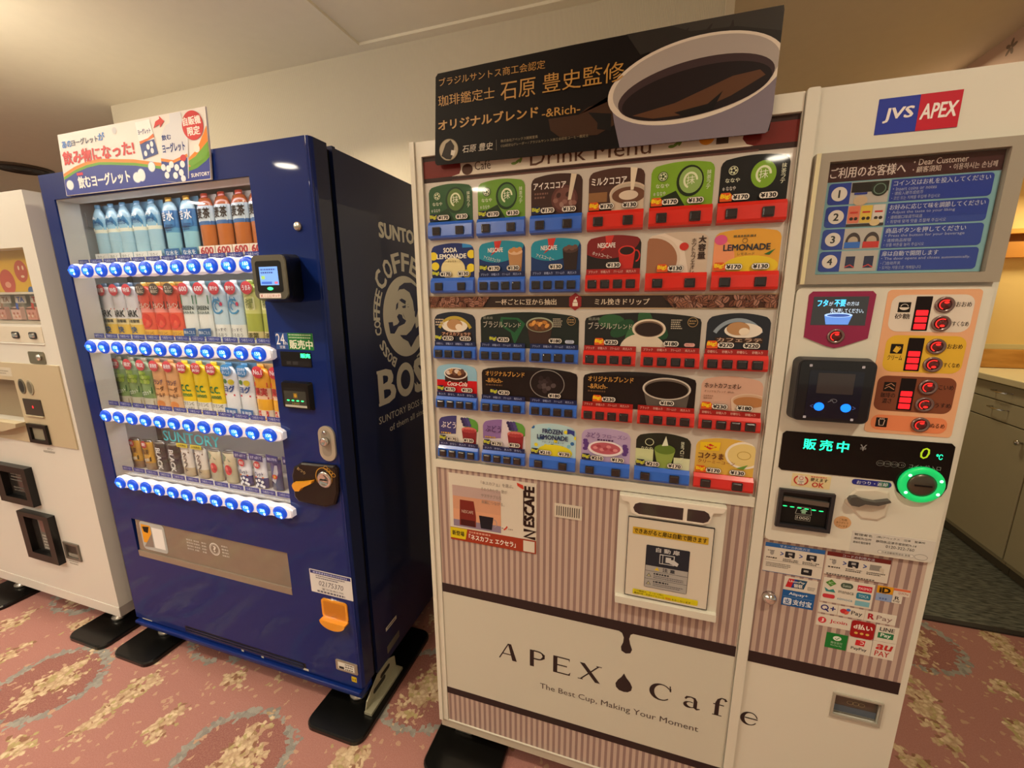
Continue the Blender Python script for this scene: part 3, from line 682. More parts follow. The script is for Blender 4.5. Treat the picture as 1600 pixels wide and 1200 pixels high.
for i in range(len(top)-1):
    a, b = top[i], top[i+1]; mb.poly([(a[0], 1.80), (b[0], 1.80), (b[0], b[1]-.014), (a[0], a[1]-.014)], '33409b', 1)
mb.text('あの', -1.279, 1.948, -1.232, 1.969, '2d7ad0', 3, .03); mb.text('ヨーグレット', -1.23, 1.95, -1.103, 1.968, '38405f', 3, .03); mb.text('が', -1.10, 1.952, -1.070, 1.973, '2d7ad0', 3, .03)
mb.text('飲み物になった!', -1.287, 1.898, -.948, 1.937, 'cf2f2f', 3, .045)
mb.text('飲むヨーグレット', -1.236, 1.823, -.988, 1.858, 'f3f3f3', 3, .05); mb.rect(-1.236, 1.862, -1.205, 1.870, 'd22f4f', 3)
mb.text('SUNTORY', -.728, 1.814, -.655, 1.824, 'f0f0f0', 3, .03)
for (x, z, a, b_) in ((-1.28, 1.837, .017, .014), (-.955, 1.833, .018, .014), (-.935, 1.838, .016, .017), (-.885, 1.857, .014, .013)):
    mb.ell(x, z, a+.002, b_+.002, '9fb0d6', 3); mb.ell(x, z, a, b_, 'eef1f7', 4)
mb.ell(-1.02, 1.972, .01, .009, 'cfd2d8', 2); mb.ell(-.69, 1.888, .012, .011, 'f1ece4', 5)
# box and bottle pictures
mb.poly([(-.924, 1.983), (-.862, 1.984), (-.848, 1.89), (-.917, 1.880)], 'f4f4f4', 3); mb.poly([(-.919, 1.925), (-.855, 1.93), (-.848, 1.89), (-.915, 1.88)], '35488e', 4); mb.text('ヨーグレット', -.918, 1.948, -.864, 1.962, '2c3f86', 5, .03); mb.poly([(-.919, 1.93), (-.88, 1.935), (-.855, 1.945), (-.853, 1.935), (-.916, 1.922)], 'dd6e2e', 5)
for x, z in ((-.9, 1.895), (-.87, 1.9), (-.885, 1.912), (-.868, 1.918)): mb.ell(x, z, .007, .008, 'eef1f7', 6, 12)
mb.poly([(-.821, 1.94), (-.80, 1.96), (-.781, 1.965), (-.777, 1.989), (-.732, 1.989), (-.73, 1.966), (-.722, 1.955), (-.716, 1.93), (-.738, 1.812), (-.79, 1.805), (-.85, 1.815)], 'dcdfe6', 4)
mb.poly([(-.84, 1.868), (-.79, 1.86), (-.732, 1.868), (-.742, 1.81), (-.79, 1.806), (-.85, 1.815)], '33438f', 5); mb.stroke([(-.84, 1.872), (-.79, 1.862), (-.73, 1.874)], .008, 'e0852f', 6)
mb.text('飲む', -.822, 1.922, -.785, 1.936, '2c3f86', 6, .04); mb.text('ヨーグレット', -.826, 1.888, -.735, 1.912, '2c3f86', 6, .05); mb.ell(-.748, 1.868, .012, .009, 'c8383c', 7)
for x, z in ((-.835, 1.85), (-.815, 1.845), (-.80, 1.855), (-.78, 1.845), (-.765, 1.83), (-.755, 1.852), (-.825, 1.828), (-.79, 1.824), (-.76, 1.813)): mb.ell(x, z, .010, .0095, 'eef1f7', 7, 14)
mb.poly([(-.85, 1.958), (-.838, 1.975), (-.82, 1.98), (-.82, 1.988), (-.802, 1.972), (-.823, 1.957), (-.822, 1.966), (-.838, 1.962)], 'd2342f', 4)
mb.ell(-.693, 1.948, .041, .038, 'cd3a3a', 4, 40); mb.text('自販機', -.728, 1.95, -.66, 1.971, 'f6efe9', 5, .04); mb.text('限定', -.716, 1.923, -.668, 1.945, 'f6efe9', 5, .04)
mb.build('panel', bb)

# ------------------------------------------------------------------ dummies in the display
def flat_front(cx=0): return front(0)
def bottle(kind, x, y, z, h, w, spec, label, group, name='drink_bottle', first={}):
    if kind in first: return dup_thing(first[kind], (x, y, z), label)
    t = thing(name, (x, y, z), label, 'bottle' if name == 'drink_bottle' else 'can', group)
    r = w/2
    body, cap = spec['body'], spec['cap']; mb = MB(); FL = .38                 # display dummies are flat half shells
    def flat(q): q.v = [(a, b*FL, c) for a, b, c in q.v]
    if name == 'drink_bottle':
        bands = spec['bands']                       # (fraction, colour) from the bottom upward
        prof = [(r*.86, 0), (r, h*.03)]; ms = [body]; f0 = .03
        for f, c in bands:
            prof.append((r, h*f0+.0001)); ms.append(c); prof.append((r, h*f)); ms.append(c); f0 = f
        prof += [(r*.93, h*(f0+.05)), (r*.7, h*(f0+.12)), (r*.42, h*(min(.93, f0+.2))), (r*.40, h*.93)]; ms += [body]*4
        mb.lathe(prof, (0, 0, 0), None, 20, mats=[m_ for m_ in ms[:len(prof)-1]])
        flat(mb); mb.build('bottle', t, world=False)
        mb = MB(); mb.lathe([(r*.42, h*.93), (r*.44, h*.935), (r*.44, h*.995), (r*.38, h)], (0, 0, 0), cap, 16); flat(mb); mb.build('cap', t, world=False)
    else:
        prof = [(r*.8, 0), (r*.97, h*.03)]; ms = [STEEL]; f0 = .03
        for f, c in spec['bands']:
            prof.append((r, h*f0+.0001)); ms.append(c); prof.append((r, h*f)); ms.append(c); f0 = f
        prof += [(r*.84, h*.99), (r*.84, h), (r*.78, h), (r*.76, h*.985)]; ms += [STEEL]*4
        mb.lathe(prof, (0, 0, 0), None, 20, mats=ms[:len(prof)-1]); flat(mb); mb.build('can', t, world=False)
    if spec.get('card'):
        mb = MB(front(r*FL+.003)); mb.slab(rr_pts(-w*.5-.0015, 0, w*.5+.0015, h), -.001, 0, spec['card']); mb.build('backing_card', t, world=False)
    rr = r+.0012
    mb = MB(lambda u, v, q: (rr*math.sin(u/rr)*(1+q/rr), -rr*math.cos(u/rr)*(1+q/rr), v)); spec['print'](mb, w, h); kx = w/.060; mb.v = [(a*kx if abs(a*kx) < r*.985 else math.copysign(r*.985, a), -math.sqrt(max(rr*rr-min(abs(a*kx), r*.985)**2, 0))*FL-.0008+(b+math.sqrt(max(rr*rr-a*a, 0))), c) for a, b, c in mb.v]; mb.build('label_print', t, world=False)
    if spec.get('front'):
        mb = MB(front(-r*FL-.003)); spec['front'](mb, w, h); kx = min(1.18, w/.058); mb.v = [(a*kx, b, c) for a, b, c in mb.v]; mb.build('display_tag', t, world=False)
    first[kind] = t
    return t
def g(c): return mat(c, .25, coat=.5)
W_ = .068
def pA(mb, w, h):
    mb.poly([(-.028, .125), (-.012, .148), (.0, .138), (.012, .152), (.028, .13), (.028, .118), (-.028, .118)], '3b7fae', 1); mb.text('天然水', -.024, .122, .02, .14, '1d4f86', 3, .02)
    mb.poly([(-.02, .145), (-.008, .156), (.002, .146)], 'e6f1f5', 2); mb.rect(-.027, .106, .027, .115, 'd9dfcf', 1)
def fA(mb, w, h): mb.slab(rr_pts(-.03, 0, .03, .026), 0, .001, ink('dfe3e6')); mb.base = .0012; mb.text('冷たく、', -.022, .006, .022, .02, '5a5f66', 1)
A_S = dict(body=g('a9cfe0'), cap=g('5d93b5'), card=ink('7fb2cc'), bands=[(.5, g('9fcbe0')), (.56, g('e3ead9')), (.74, g('8fc3de'))], print=pA, front=fA)
def pB(mb, w, h): mb.rect(-.026, .10, .026, .152, '2f6fb0', 1); mb.text('き水', -.025, .12, .025, .15, 'f2f6fa', 2, .03); mb.lines(-.02, .088, .02, .108, 3, '24548c', 2); mb.rect(-.02, .095, .01, .101, '1c2f55', 3)
def fB(mb, w, h): mb.slab(rr_pts(-.031, 0, .031, .03), 0, .001, ink('2b68a6')); mb.base = .0012; mb.text('な水を', -.025, .008, .025, .024, 'e7eef6', 1, .02)
B_S = dict(body=g('b8d9e6'), cap=mat('c9943a', .3, metal=.6), card=ink('6e9fbb'), bands=[(.42, g('8fc8dc')), (.5, g('5aa0cc')), (.78, g('3f82bd'))], print=pB, front=fB)
def pC(mb, w, h): mb.rect(-.026, .108, .026, .155, 'c9d9e2', 1); mb.text('麦茶', -.026, .118, .026, .15, '3a322a', 2, .03); mb.rect(-.026, .098, .026, .107, '3d6da8', 2)
def fC(mb, w, h): mb.slab(rr_pts(-.031, 0, .031, .032), 0, .001, ink('ece4da')); mb.base = .0012; mb.text('600', -.024, .006, .024, .028, 'b2343c', 1, .04)
C_S = dict(body=g('b0582a'), cap=g('c14a35'), card=ink('d8cfc4'), bands=[(.5, g('b96a2e')), (.56, g('3d6da8')), (.8, g('c6d6df'))], print=pC, front=fC)
def circ(t1, c='c43a3f', tc='f3e6dc', t2=None):
    def f(mb, w, h):
        mb.ell(0, h-.026, .021, .021, c, 2, 28)
        if t2: mb.text(t1, -.015, h-.026, .015, h-.014, tc, 3, .03); mb.text(t2, -.015, h-.039, .015, h-.028, tc, 3, .03)
        else: mb.text(t1, -.015, h-.034, .015, h-.018, tc, 3, .03)
    return f
def pD(mb, w, h): mb.rect(-.028, .068, .028, .10, 'f0efe9', 1); mb.text('ARK', -.026, .072, .026, .096, '2b2b2d', 2, .03); mb.text('小島瑠璃', -.026, .05, .026, .062, '433f35', 2, .03); mb.text('快', -.016, .012, .012, .036, '3e5a86', 2, .03); mb.rect(-.028, .098, .028, .103, 'c05048', 2)
D_S = dict(body=g('dfe0e0'), cap=g('4f6b8c'), card=ink('5f6f80'), bands=[(.22, g('e6c04a')), (.33, g('e8d79a')), (.8, g('dcdcdc'))], print=pD, front=circ('特保'))
def pE(mb, w, h): mb.rect(-.029, .10, .029, .128, '2d2622', 1); mb.text('セルバン', -.025, .104, .025, .122, 'dccbb4', 2, .03); mb.ell(0, .058, .023, .026, 'd23c2c', 2); mb.text('ビタミンC', -.024, .008, .024, .02, '8a5a1a', 2, .02); mb.rect(-.029, .128, .029, .15, 'd8472e', 1)
E_S = dict(body=g('dc4f35'), cap=g('d2a13a'), card=ink('dcae4e'), bands=[(.13, g('e8b43c')), (.45, g('e0543a')), (.53, g('e58b7e')), (.8, g('d8472e'))], print=pE, front=circ('忙しい', '4a3a2a', 'e4d2b4', '毎日に'))
def pF(mb, w, h): mb.rect(-.029, .118, .029, .148, '2d7a4a', 1); mb.text('GREEN', -.026, .098, .026, .112, '2c3b33', 2, .03); mb.text('DA·KA·RA', -.026, .084, .026, .094, '2c3b33', 2, .02); 
def fF(mb, w, h): circ('600')(mb, w, h); mb.slab([(-.026, .004), (.024, .008), (.026, .036), (-.024, .032)], 0, .001, ink('2a5a94')); mb.base = .0012; mb.text('飲みごたえ', -.022, .014, .022, .026, 'e8eef4', 1, .02)
F_S = dict(body=g('dfe5e2'), cap=g('d8dde0'), card=ink('6f9aa8'), bands=[(.42, g('e2e6e2')), (.75, g('d3dfda'))], print=pF, front=fF)
def pG(mb, w, h):
    mb.ring(0, .11, .024, .026, .006, '3f86b4', 1, 20, 60, 330); mb.ring(.002, .11, .012, .014, .004, '3f86b4', 1, 16, 0, 250); mb.ell(.016, .118, .005, .007, 'c2405a', 2, 12); mb.text('い', -.01, .122, .014, .142, '3f86b4', 3, .02)
    mb.text('まっすぐ', -.022, .026, .022, .038, '4b5560', 2, .02); mb.text('うるおう', -.022, .008, .022, .02, '4b5560', 2, .02)
G_S = dict(body=g('c9dbe4'), cap=g('dfe5ea'), card=ink('7d8ea0'), bands=[(.25, g('e6e8e4')), (.75, g('b9d2df'))], print=pG, front=circ('爽やか'))
def pH(mb, w, h): mb.rect(-.02, .098, .02, .142, 'd8dba0', 1, .006); mb.text('伊右衛門', -.014, .104, .014, .136, '5d6a2c', 2, .02); mb.text('茶葉', -.02, .006, .02, .024, '5f5a26', 2, .03)
H_S = dict(body=g('a8b348'), cap=g('8c9a3a'), card=ink('9ba35a'), bands=[(.14, g('d8c98c')), (.44, g('a3ad3e')), (.8, g('c2c774'))], print=pH, front=circ('うまみ'))
def pI(mb, w, h):
    for k in range(11): mb.ell(-.018+.012*(k % 4)+.004*((k//4) % 2), .105+.017*(k//4), .008, .0085, ['9cba4a', '7fa33a', 'b2c868'][k % 3], 2, 14)
    mb.poly([(-.029, .04), (.029, .06), (.029, .085), (-.029, .065)], '1f5a34', 2); mb.text('マスカット', -.024, .052, .024, .068, 'e4ecdc', 3, .03, rot=.3); mb.rect(-.029, .012, .029, .03, '9c8a6c', 1)
I_S = dict(body=g('9bb08a'), cap=g('9a8f78'), card=ink('8d9a88'), bands=[(.2, g('c9c4ae')), (.75, g('7f9c62'))], print=pI, front=circ('限定'))
def pJ(mb, w, h): mb.text('ブランデ', -.024, .098, .024, .118, '4a3a60', 2, .03); mb.text('ソーダ', -.024, .072, .024, .092, '6a4630', 2, .03); mb.text('オールド', -.024, .05, .024, .066, '6a4630', 2, .03); mb.ell(0, .022, .02, .014, 'd88a4a', 2)
J_S = dict(body=g('dda267'), cap=g('c98a4a'), card=ink('b9a08c'), bands=[(.28, g('e2bb90')), (.8, g('e0a870'))], print=pJ, front=circ('新発売'))
def pK(mb, w, h): mb.text('C.C.', -.02, .082, .022, .106, '2f7a3c', 2, .05); mb.text('Lemon', -.022, .062, .024, .078, '2f7a3c', 2, .03); mb.text('ビタミンC', -.026, .028, .026, .042, '3c4a2c', 3, .02); mb.text('たっぷり!', -.024, .008, .024, .022, '3c4a2c', 3, .02)
K_S = dict(body=g('ecc928'), cap=g('e6c22a'), card=ink('a8bcbf'), bands=[(.22, g('e9e6dc')), (.8, g('f0cf1e'))], print=pK, front=circ('すっきり', t2='爽快!'))
def pL(mb, w, h): mb.text('ヨグ', -.02, .092, .022, .115, '2b4f95', 2, .05); mb.rect(-.022, .078, .022, .084, 'c2404c', 2); mb.ell(.012, .128, .012, .01, 'd3c23c', 2); mb.ell(-.012, .13, .009, .009, '5f8a4a', 2)
def fL(mb, w, h): circ('さわやか', '3d7fae', 'eef4f8', 'おいしさ')(mb, w, h); mb.slab([(-.024, .006), (.024, .004), (.024, .032), (-.024, .034)], 0, .001, ink('2f6aa8')); mb.base = .0012; mb.text('乳酸菌', -.018, .012, .018, .026, 'e8eef4', 1, .02)
L_S = dict(body=g('e4e8ec'), cap=g('3d7fae'), card=ink('5f86a0'), bands=[(.75, g('e6e9ec'))], print=pL, front=fL)
def pM(mb, w, h): mb.text('果実', -.024, .088, .024, .115, 'c03a3a', 2, .05); mb.rect(-.028, .118, .028, .134, 'cf3a34', 1); mb.rect(-.028, .076, .028, .082, 'b8382f', 2); mb.rect(-.02, .006, .02, .034, 'c83c34', 2, .004); mb.text('ビタミン', -.016, .014, .016, .028, 'f4e6d8', 3, .03)
M_S = dict(body=g('e8a32c'), cap=g('e0982a'), card=ink('cfa870'), bands=[(.18, g('e8d9c4')), (.38, g('eeb01e')), (.58, g('ecc9a8')), (.8, g('eaa62a'))], print=pM, front=circ('No.1'))
def pN(mb, w, h): mb.ell(0, .095, .016, .02, 'd8a93a', 1); mb.text('金麦', -.018, .068, .018, .09, '6e4a1c', 2, .03); mb.poly([(-.024, .03), (.024, .04), (.024, .058), (-.024, .048)], '241f1b', 2); mb.text('微糖', -.014, .037, .014, .051, 'e8dcc2', 3, .03, rot=.2)
def circs(t1):
    def f(mb, w, h): mb.ell(0, h-.016, .016, .015, 'c03a3a', 2, 24); mb.text(t1, -.010, h-.023, .010, h-.008, 'f3e6dc', 3, .03)
    return f
N_S = dict(body=g('c9962f'), cap=STEEL, bands=[(.25, g('9c7a50')), (.95, g('cf9c34'))], print=pN, front=circs('新'))
def pO(mb, w, h): mb.text('BLACK', -.05, .042, .05, .074, 'cfccc6', 2, .04, rot=math.pi/2*1.0)
def pO2(mb, w, h): mb.text('BLACK', -.045, .044, .045, .070, 'd4d1cb', 2, .04, rot=-math.pi/2)
O_S = dict(body=g('2a2726'), cap=STEEL, bands=[(.95, g('2a2726'))], print=pO2)
def pP(mb, w, h): mb.vtext('クラフト', 0, .10, .019, '4a3826', 2, .03); mb.rect(-.026, .098, .026, .104, '7a5a36', 2)
def fP(mb, w, h): mb.slab(rr_pts(-.028, h-.004, .028, h+.012), 0, .001, ink('d8c43c')); mb.base = .0012; mb.text('人気商品', -.022, h, .022, h+.009, '3f3618', 1, .02)
P_S = dict(body=g('ddd5c4'), cap=STEEL, bands=[(.3, g('cdb690')), (.95, g('e2dccd'))], print=pP, front=fP)
def pQ(mb, w, h): mb.ell(.0, .055, .017, .02, 'cc3d42', 2); mb.ell(-.006, .06, .006, .008, 'e27a72', 3, 12); mb.ell(.008, .05, .006, .006, 'a82a34', 3, 12); mb.poly([(-.022, .088), (.018, .088), (-.018, .118)], '8a9a7c', 2)
Q_S = dict(body=g('ddd2aa'), cap=STEEL, bands=[(.95, g('ddd2aa'))], print=pQ)
def pR(mb, w, h):
    mb.text('グレット', -.02, .05, .02, .066, '23305f', 2, .05); mb.rect(-.022, .042, .022, .047, 'd2612f', 2)
    for x, z in ((-.016, .03), (0, .034), (.014, .028), (-.008, .018), (.008, .015), (-.018, .01), (.018, .01)): mb.ell(x, z, .0065, .006, 'eef1f7', 3, 12)
def fR(mb, w, h): mb.ell(0, h-.032, .014, .014, 'c83c40', 2, 24); mb.text('限定', -.009, h-.038, .009, h-.026, 'f3e6dc', 3, .03); mb.slab([(-.03, h-.014), (.03, h-.018), (.03, h+.006), (-.03, h+.010)], 0, .0008, ink('3a3a70')); mb.base = .001; mb.text('甘ずっぱくて', -.025, h-.009, .025, h+.002, 'dcdcec', 1, .02)
R_S = dict(body=g('dfe1e6'), cap=STEEL, bands=[(.34, g('32397c')), (.95, g('e3e5ea'))], print=pR, front=fR)
def pT(mb, w, h): mb.poly([(-.02, .04), (.006, .10), (.02, .10), (.02, .07), (.0, .03)], 'b9bcc6', 1); mb.ell(0, .056, .014, .009, 'c43c3c', 2); mb.ell(0, .056, .006, .006, 'e0b23c', 3, 12)
def fT(mb, w, h): mb.slab([(-.029, h-.016), (.029, h-.016), (.032, h+.01), (-.03, h+.014)], 0, .0008, ink('34346c')); mb.base = .001; mb.text('翼をさずける', -.024, h-.008, .024, h+.003, 'dcdcec', 1, .02)
T_S = dict(body=g('2f3570'), cap=STEEL, bands=[(.95, g('333a7a'))], print=pT, front=fT)
DY = .093
rowA = [(-1.391, 'A'), (-1.349, 'A'), (-1.278, 'A'), (-1.215, 'A'), (-1.142, 'A'), (-1.070, 'A'), (-.986, 'B'), (-.903, 'B'), (-.822, 'C'), (-.748, 'C'), (-.674, 'C'), (-.602, 'C')]
info = {'A': (A_S, 'pale blue mineral water bottle on the top display shelf', 'pale blue water bottles'), 'B': (B_S, 'deep blue labelled water bottle with gold cap on the top display shelf', 'gold capped water bottles'),
        'C': (C_S, 'brown barley tea bottle with red 600 tag on the top display shelf', 'barley tea bottles'), 'D': (D_S, 'grey white bottle with yellow foot on second shelf', 'grey white bottles'),
        'E': (E_S, 'red drink bottle with black sticker on second shelf', 'red drink bottles'), 'F': (F_S, 'white bottle with green label and blue tag on second shelf', 'green label bottles'),
        'G': (G_S, 'clear blue bottle with swirl print on second shelf', 'blue swirl bottles'), 'H': (H_S, 'yellow green tea bottle at right end of second shelf', 'green tea bottles'),
        'I': (I_S, 'green grape soda bottle on third shelf', 'green grape bottles'), 'J': (J_S, 'peach coloured drink bottle on third shelf', 'peach bottles'), 'K': (K_S, 'bright yellow lemon drink bottle on third shelf', 'yellow lemon bottles'),
        'L': (L_S, 'white yogurt drink bottle with blue round sticker on third shelf', 'white yogurt bottles'), 'M': (M_S, 'orange and red fruit drink bottle at right end of third shelf', 'orange fruit bottles'),
        'N': (N_S, 'gold coffee can with red spot on bottom shelf', 'gold cans'), 'O': (O_S, 'black coffee can with tall white lettering on bottom shelf', 'black cans'), 'P': (P_S, 'cream coloured latte can with yellow tag on bottom shelf', 'cream latte cans'),
        'Q': (Q_S, 'pale yellow can with red fruit print on bottom shelf', 'red fruit cans'), 'R': (R_S, 'white and navy dotted can with navy banner on bottom shelf', 'dotted navy cans'), 'T': (T_S, 'slim dark blue and silver energy drink can on bottom shelf', 'energy drink cans')}
ORD = ['leftmost', 'second from left', 'third from left', 'fourth from left', 'fifth from left', 'rightmost']
def item(kinds, i, x, y, z, h, w, nm='drink_bottle'):
    k = kinds[i]; s_, l_, g_ = info[k]; n = kinds.count(k); q = kinds[:i].count(k)
    o_ = 'rightmost' if q == n-1 else ORD[q]
    bottle(k, x, y, z, h, w, s_, o_+(' of two, ' if n == 2 else ' of %s, ' % ['', '', '', 'three', 'four', 'five', 'six'][n])+l_.replace(' on the top display shelf', ' on top shelf'), g_, nm)
KA = ''.join(k for _, k in rowA)
for i, (x, k) in enumerate(rowA): item(KA, i, x, DY+(.034 if i == 0 else 0), SHELF[0]-.0018, .196, .066)
for i in range(12): item('DDDEEEFFGGHH', i, -1.398+.0722*i, DY, SHELF[1]-.0018, .196, W_)
for i in range(12): item('IIIJJKKKLLMM', i, -1.403+.0725*i, DY, SHELF[2]-.0018, .196, W_)
for i in range(12): item('NNOOPPQQRRTT', i, -1.395+.0733*i, DY-.006, SHELF[3]-.0018, .126, .059 if i < 10 else .050, 'drink_can')

# ------------------------------------------------------------------ coffee machine
cv = thing('cup_vending_machine', (.58, .4, 0), 'cream coffee cup vending machine with striped lower panels and menu of drink cards', 'vending machine')
mb = MB(); mb.box(.002, 1.160, .03, .74, .085, 1.826, CREAM2, .004); mb.build('cabinet', cv)
mb = MB(front(0))
mb.plate(0, .113, .8262, 1.83, [(.0288, 1.019, .8252, 1.797), (.0288, .1155, .8252, .995)], -.029, .003, CREAM); mb.slab(rr_pts(0, .113, .012, 1.83), .003, .008, CREAM); mb.build('left_door', cv)
mb = MB(front(0)); mb.slab(rr_pts(.003, .082, .8262, .113), -.03, -.001, mat('bdb4a3', .5)); mb.slab(rr_pts(.8278, .082, 1.16, .112), -.03, -.001, mat('bdb4a3', .5)); mb.build('base_rail', cv)
mb = MB(front(0)); mb.slab(rr_pts(.8276, .113, .8486, 1.832, .004), -.029, .010, CREAM); mb.build('centre_post', cv)
MENU = mat('c4beb4', .35, coat=.8, name='menu_board_sheet')
mb = MB(front(.004)); mb.slab(rr_pts(.0292, 1.0195, .8248, 1.7965), -.02, 0, MENU); mp = mb.build('menu_board', cv)
# header print
mb = MB(front(.004)); mb.base = .0002; MAR = inkg('6e1f1a'); DK = inkg('2c1714')
mb.rect(.0295, 1.738, .8245, 1.796, DK, 1); mb.rect(.0295, 1.748, .8245, 1.786, MAR, 2)
mb.poly([(.105, 1.748), (.125, 1.752), (.13, 1.762), (.125, 1.796), (.735, 1.796), (.73, 1.762), (.738, 1.752), (.75, 1.748)], inkg('d9d0bf'), 3); mb.rect(.105, 1.7375, .76, 1.741, inkg('5a3a34'), 3); mb.rect(.12, 1.7465, .745, 1.7475, inkg('8a6a60'), 4)
mb.text('Drink Menu', .300, 1.753, .56, 1.785, inkg('5a3a28'), 5, .005); mb.text('Café', .165, 1.756, .205, 1.775, inkg('4a3a30'), 5); mb.ell(.146, 1.76, .014, .012, inkg('4a2a1c'), 5)
for xx in (.262, .60):
    for a in range(3): mb.ell(xx+.008*a, 1.762+.003*a, .007, .003, inkg('6a8a3c'), 5, 10, .6*a)
mb.ell(.665, 1.770, .014, .012, inkg('d8902c'), 5); mb.rect(.683, 1.757, .705, 1.775, inkg('4a3a30'), 5); mb.build('menu_header', mp)
# coffee bean strip
mb = MB(front(.004)); mb.slab(rr_pts(.0295, 1.4375, .8245, 1.4645), 0, .0006, inkg('2b1a12')); mb.base = .0007
mb.rect(.0295, 1.4645, .8245, 1.4675, inkg('b39a78'), 1); mb.rect(.0295, 1.4345, .8245, 1.4375, inkg('b39a78'), 1)
def beans(x0, x1, n, clip):
    mb.clip = clip; mb.poly(clip, inkg('4a2818'), 1)
    for k in range(n):
        x = random.uniform(x0, x1); z = random.uniform(1.438, 1.464); a = random.uniform(0, 3.14); c = random.choice(['7a4a34', '8c5a44', '6a3a28', '9a6a58', 'a07260'])
        mb.ell(x, z, .0085, .0058, inkg('33170c'), 2+k*.15, 14, a); mb.ell(x, z, .0077, .005, inkg(c), 2.07+k*.15, 14, a)
        mb.stroke([(x-.007*math.cos(a), z-.007*math.sin(a)), (x+.001*math.sin(a), z), (x+.007*math.cos(a), z+.007*math.sin(a))], .0012, inkg('2a140b'), 2.1+k*.15)
    mb.clip = None
beans(.03, .20, 90, [(.030, 1.438), (.178, 1.438), (.197, 1.464), (.030, 1.464)]); beans(.61, .824, 105, [(.625, 1.438), (.824, 1.438), (.824, 1.464), (.60, 1.464)])
mb.text('一杯ごとに豆から抽出', .212, 1.444, .365, 1.458, inkg('d9c9b0'), 2, .02); mb.text('ミル挽きドリップ', .455, 1.444, .575, 1.458, inkg('d9c9b0'), 2, .02)
hx = [(.410+.0165*math.cos(math.radians(30+60*i)), 1.451+.0205*math.sin(math.radians(30+60*i))) for i in range(6)]
mb.poly(hx, inkg('8e1f1f'), 3); mb.rect(.404, 1.441, .416, 1.449, inkg('e6dccb'), 4); mb.poly([(.405, 1.45), (.415, 1.45), (.413, 1.456), (.407, 1.456)], inkg('e6dccb'), 4); mb.stroke([(.41, 1.456), (.411, 1.461), (.416, 1.462)], .0015, inkg('e6dccb'), 4)
mb.build('bean_strip', mp)

BLU_S = mat('2560c8', .3, coat=.5, name='blue_button_strip'); RED_S = mat('cf2318', .3, coat=.5, name='red_button_strip')
CX = [(.040, .158), (.170, .289), (.302, .421), (.433, .552), (.563, .686), (.695, .818)]
RZ = [(1.604, 1.646, 1.724, 1.732), (1.472, 1.5115, 1.587, 1.595), (1.303, 1.339, 1.416, 1.4265), (1.168, 1.203, 1.281, 1.291), (1.027, 1.063, 1.138, 1.149)]
BTN = mat('241c1e', .25, coat=.6, name='dark_button')
bproto = {}
def strip(c, r, red, nb):
    x0, x1 = CX[c]; z0, z1 = RZ[r][:2]; mb = MB(front(.004)); M_ = RED_S if red else BLU_S
    pr = [(0, z0), (.012, z0+.003), (.014, z0+.008), (.011, z1-.008), (.004, z1), (0, z1)]
    V = [(xx, .004-p[0], p[1]) for xx in (x0, x1) for p in pr]; n = len(pr)
    mb.add(V, [(i, i+1, n+i+1, n+i) for i in range(n-1)]+[tuple(range(n)), tuple(range(2*n-1, n-1, -1))], M_)
    s_ = mb.build('button_strip', mp, world=False)
    xs = [(.014, .035), (.077, .098)] if nb == 2 else [(.006, .026), (.034, .054), (.062, .082), (.0895, .1095)]
    zc = (z0+z1)/2-.002; w = xs[0][1]-xs[0][0]; k = (x1-x0)/.119
    for a, b in xs:
        if nb not in bproto:
            q = MB(front(0)); q.slab(rr_pts(-w/2, -.0095, w/2, .0095, .0015), 0, .003, CHAR); q.taper(rr_pts(-w/2+.0015, -.008, w/2-.0015, .008, .001), rr_pts(-w/2+.003, -.0065, w/2-.003, .006, .001), .003, .0045, BTN)
            o = q.build('selection_button', s_, world=False); bproto[nb] = o
        else:
            o = bproto[nb].copy(); COL.objects.link(o); o.parent = s_
        o.location = (x0+(a+b)/2*k, -.0093, zc)

def pill(mb, x, z, t, big=None, w=.033):
    mb.rect(x, z, x+w, z+.0125, inkg('2a2422'), 20, .006); mb.rect(x+.0006, z+.0006, x+w-.0006, z+.0119, inkg('e6e1d6'), 21, .0055); mb.text('¥'+t, x+.0035, z+.0023, x+w-.0035, z+.0102, inkg('1c1818'), 22, .05)
    if big:
        bc, tc = (('1b2447', 'c9cf3a') if big == 'b' else ('d8561c', 'f6d21e'))
        mb.poly([(x-.021, z-.001), (x+.001, z-.001), (x+.002, z+.009), (x-.003, z+.0155), (x-.019, z+.0155), (x-.0215, z+.008)], inkg(bc), 20); mb.text('Big!', x-.0195, z+.003, x-.002, z+.0128, inkg(tc), 22, .05)

def cup_art(mb, cx, cz, rx, ry, cupc, liq, inner=None, l=6, h=None, foam=None):
    h = h or rx*1.2
    mb.poly([(cx-rx, cz), (cx+rx, cz), (cx+rx*.8, cz-h), (cx-rx*.8, cz-h)], inkg(cupc), l); mb.ell(cx, cz, rx, ry, inkg(cupc), l+1, 32); mb.ell(cx, cz, rx*.91, ry*.86, inkg(inner or 'b8aa98'), l+2, 32); mb.ell(cx, cz-ry*.12, rx*.86, ry*.70, inkg(liq), l+3, 32)
    if foam: mb.ell(cx, cz-ry*.12, rx*.5, ry*.4, inkg(foam), l+4, 24)

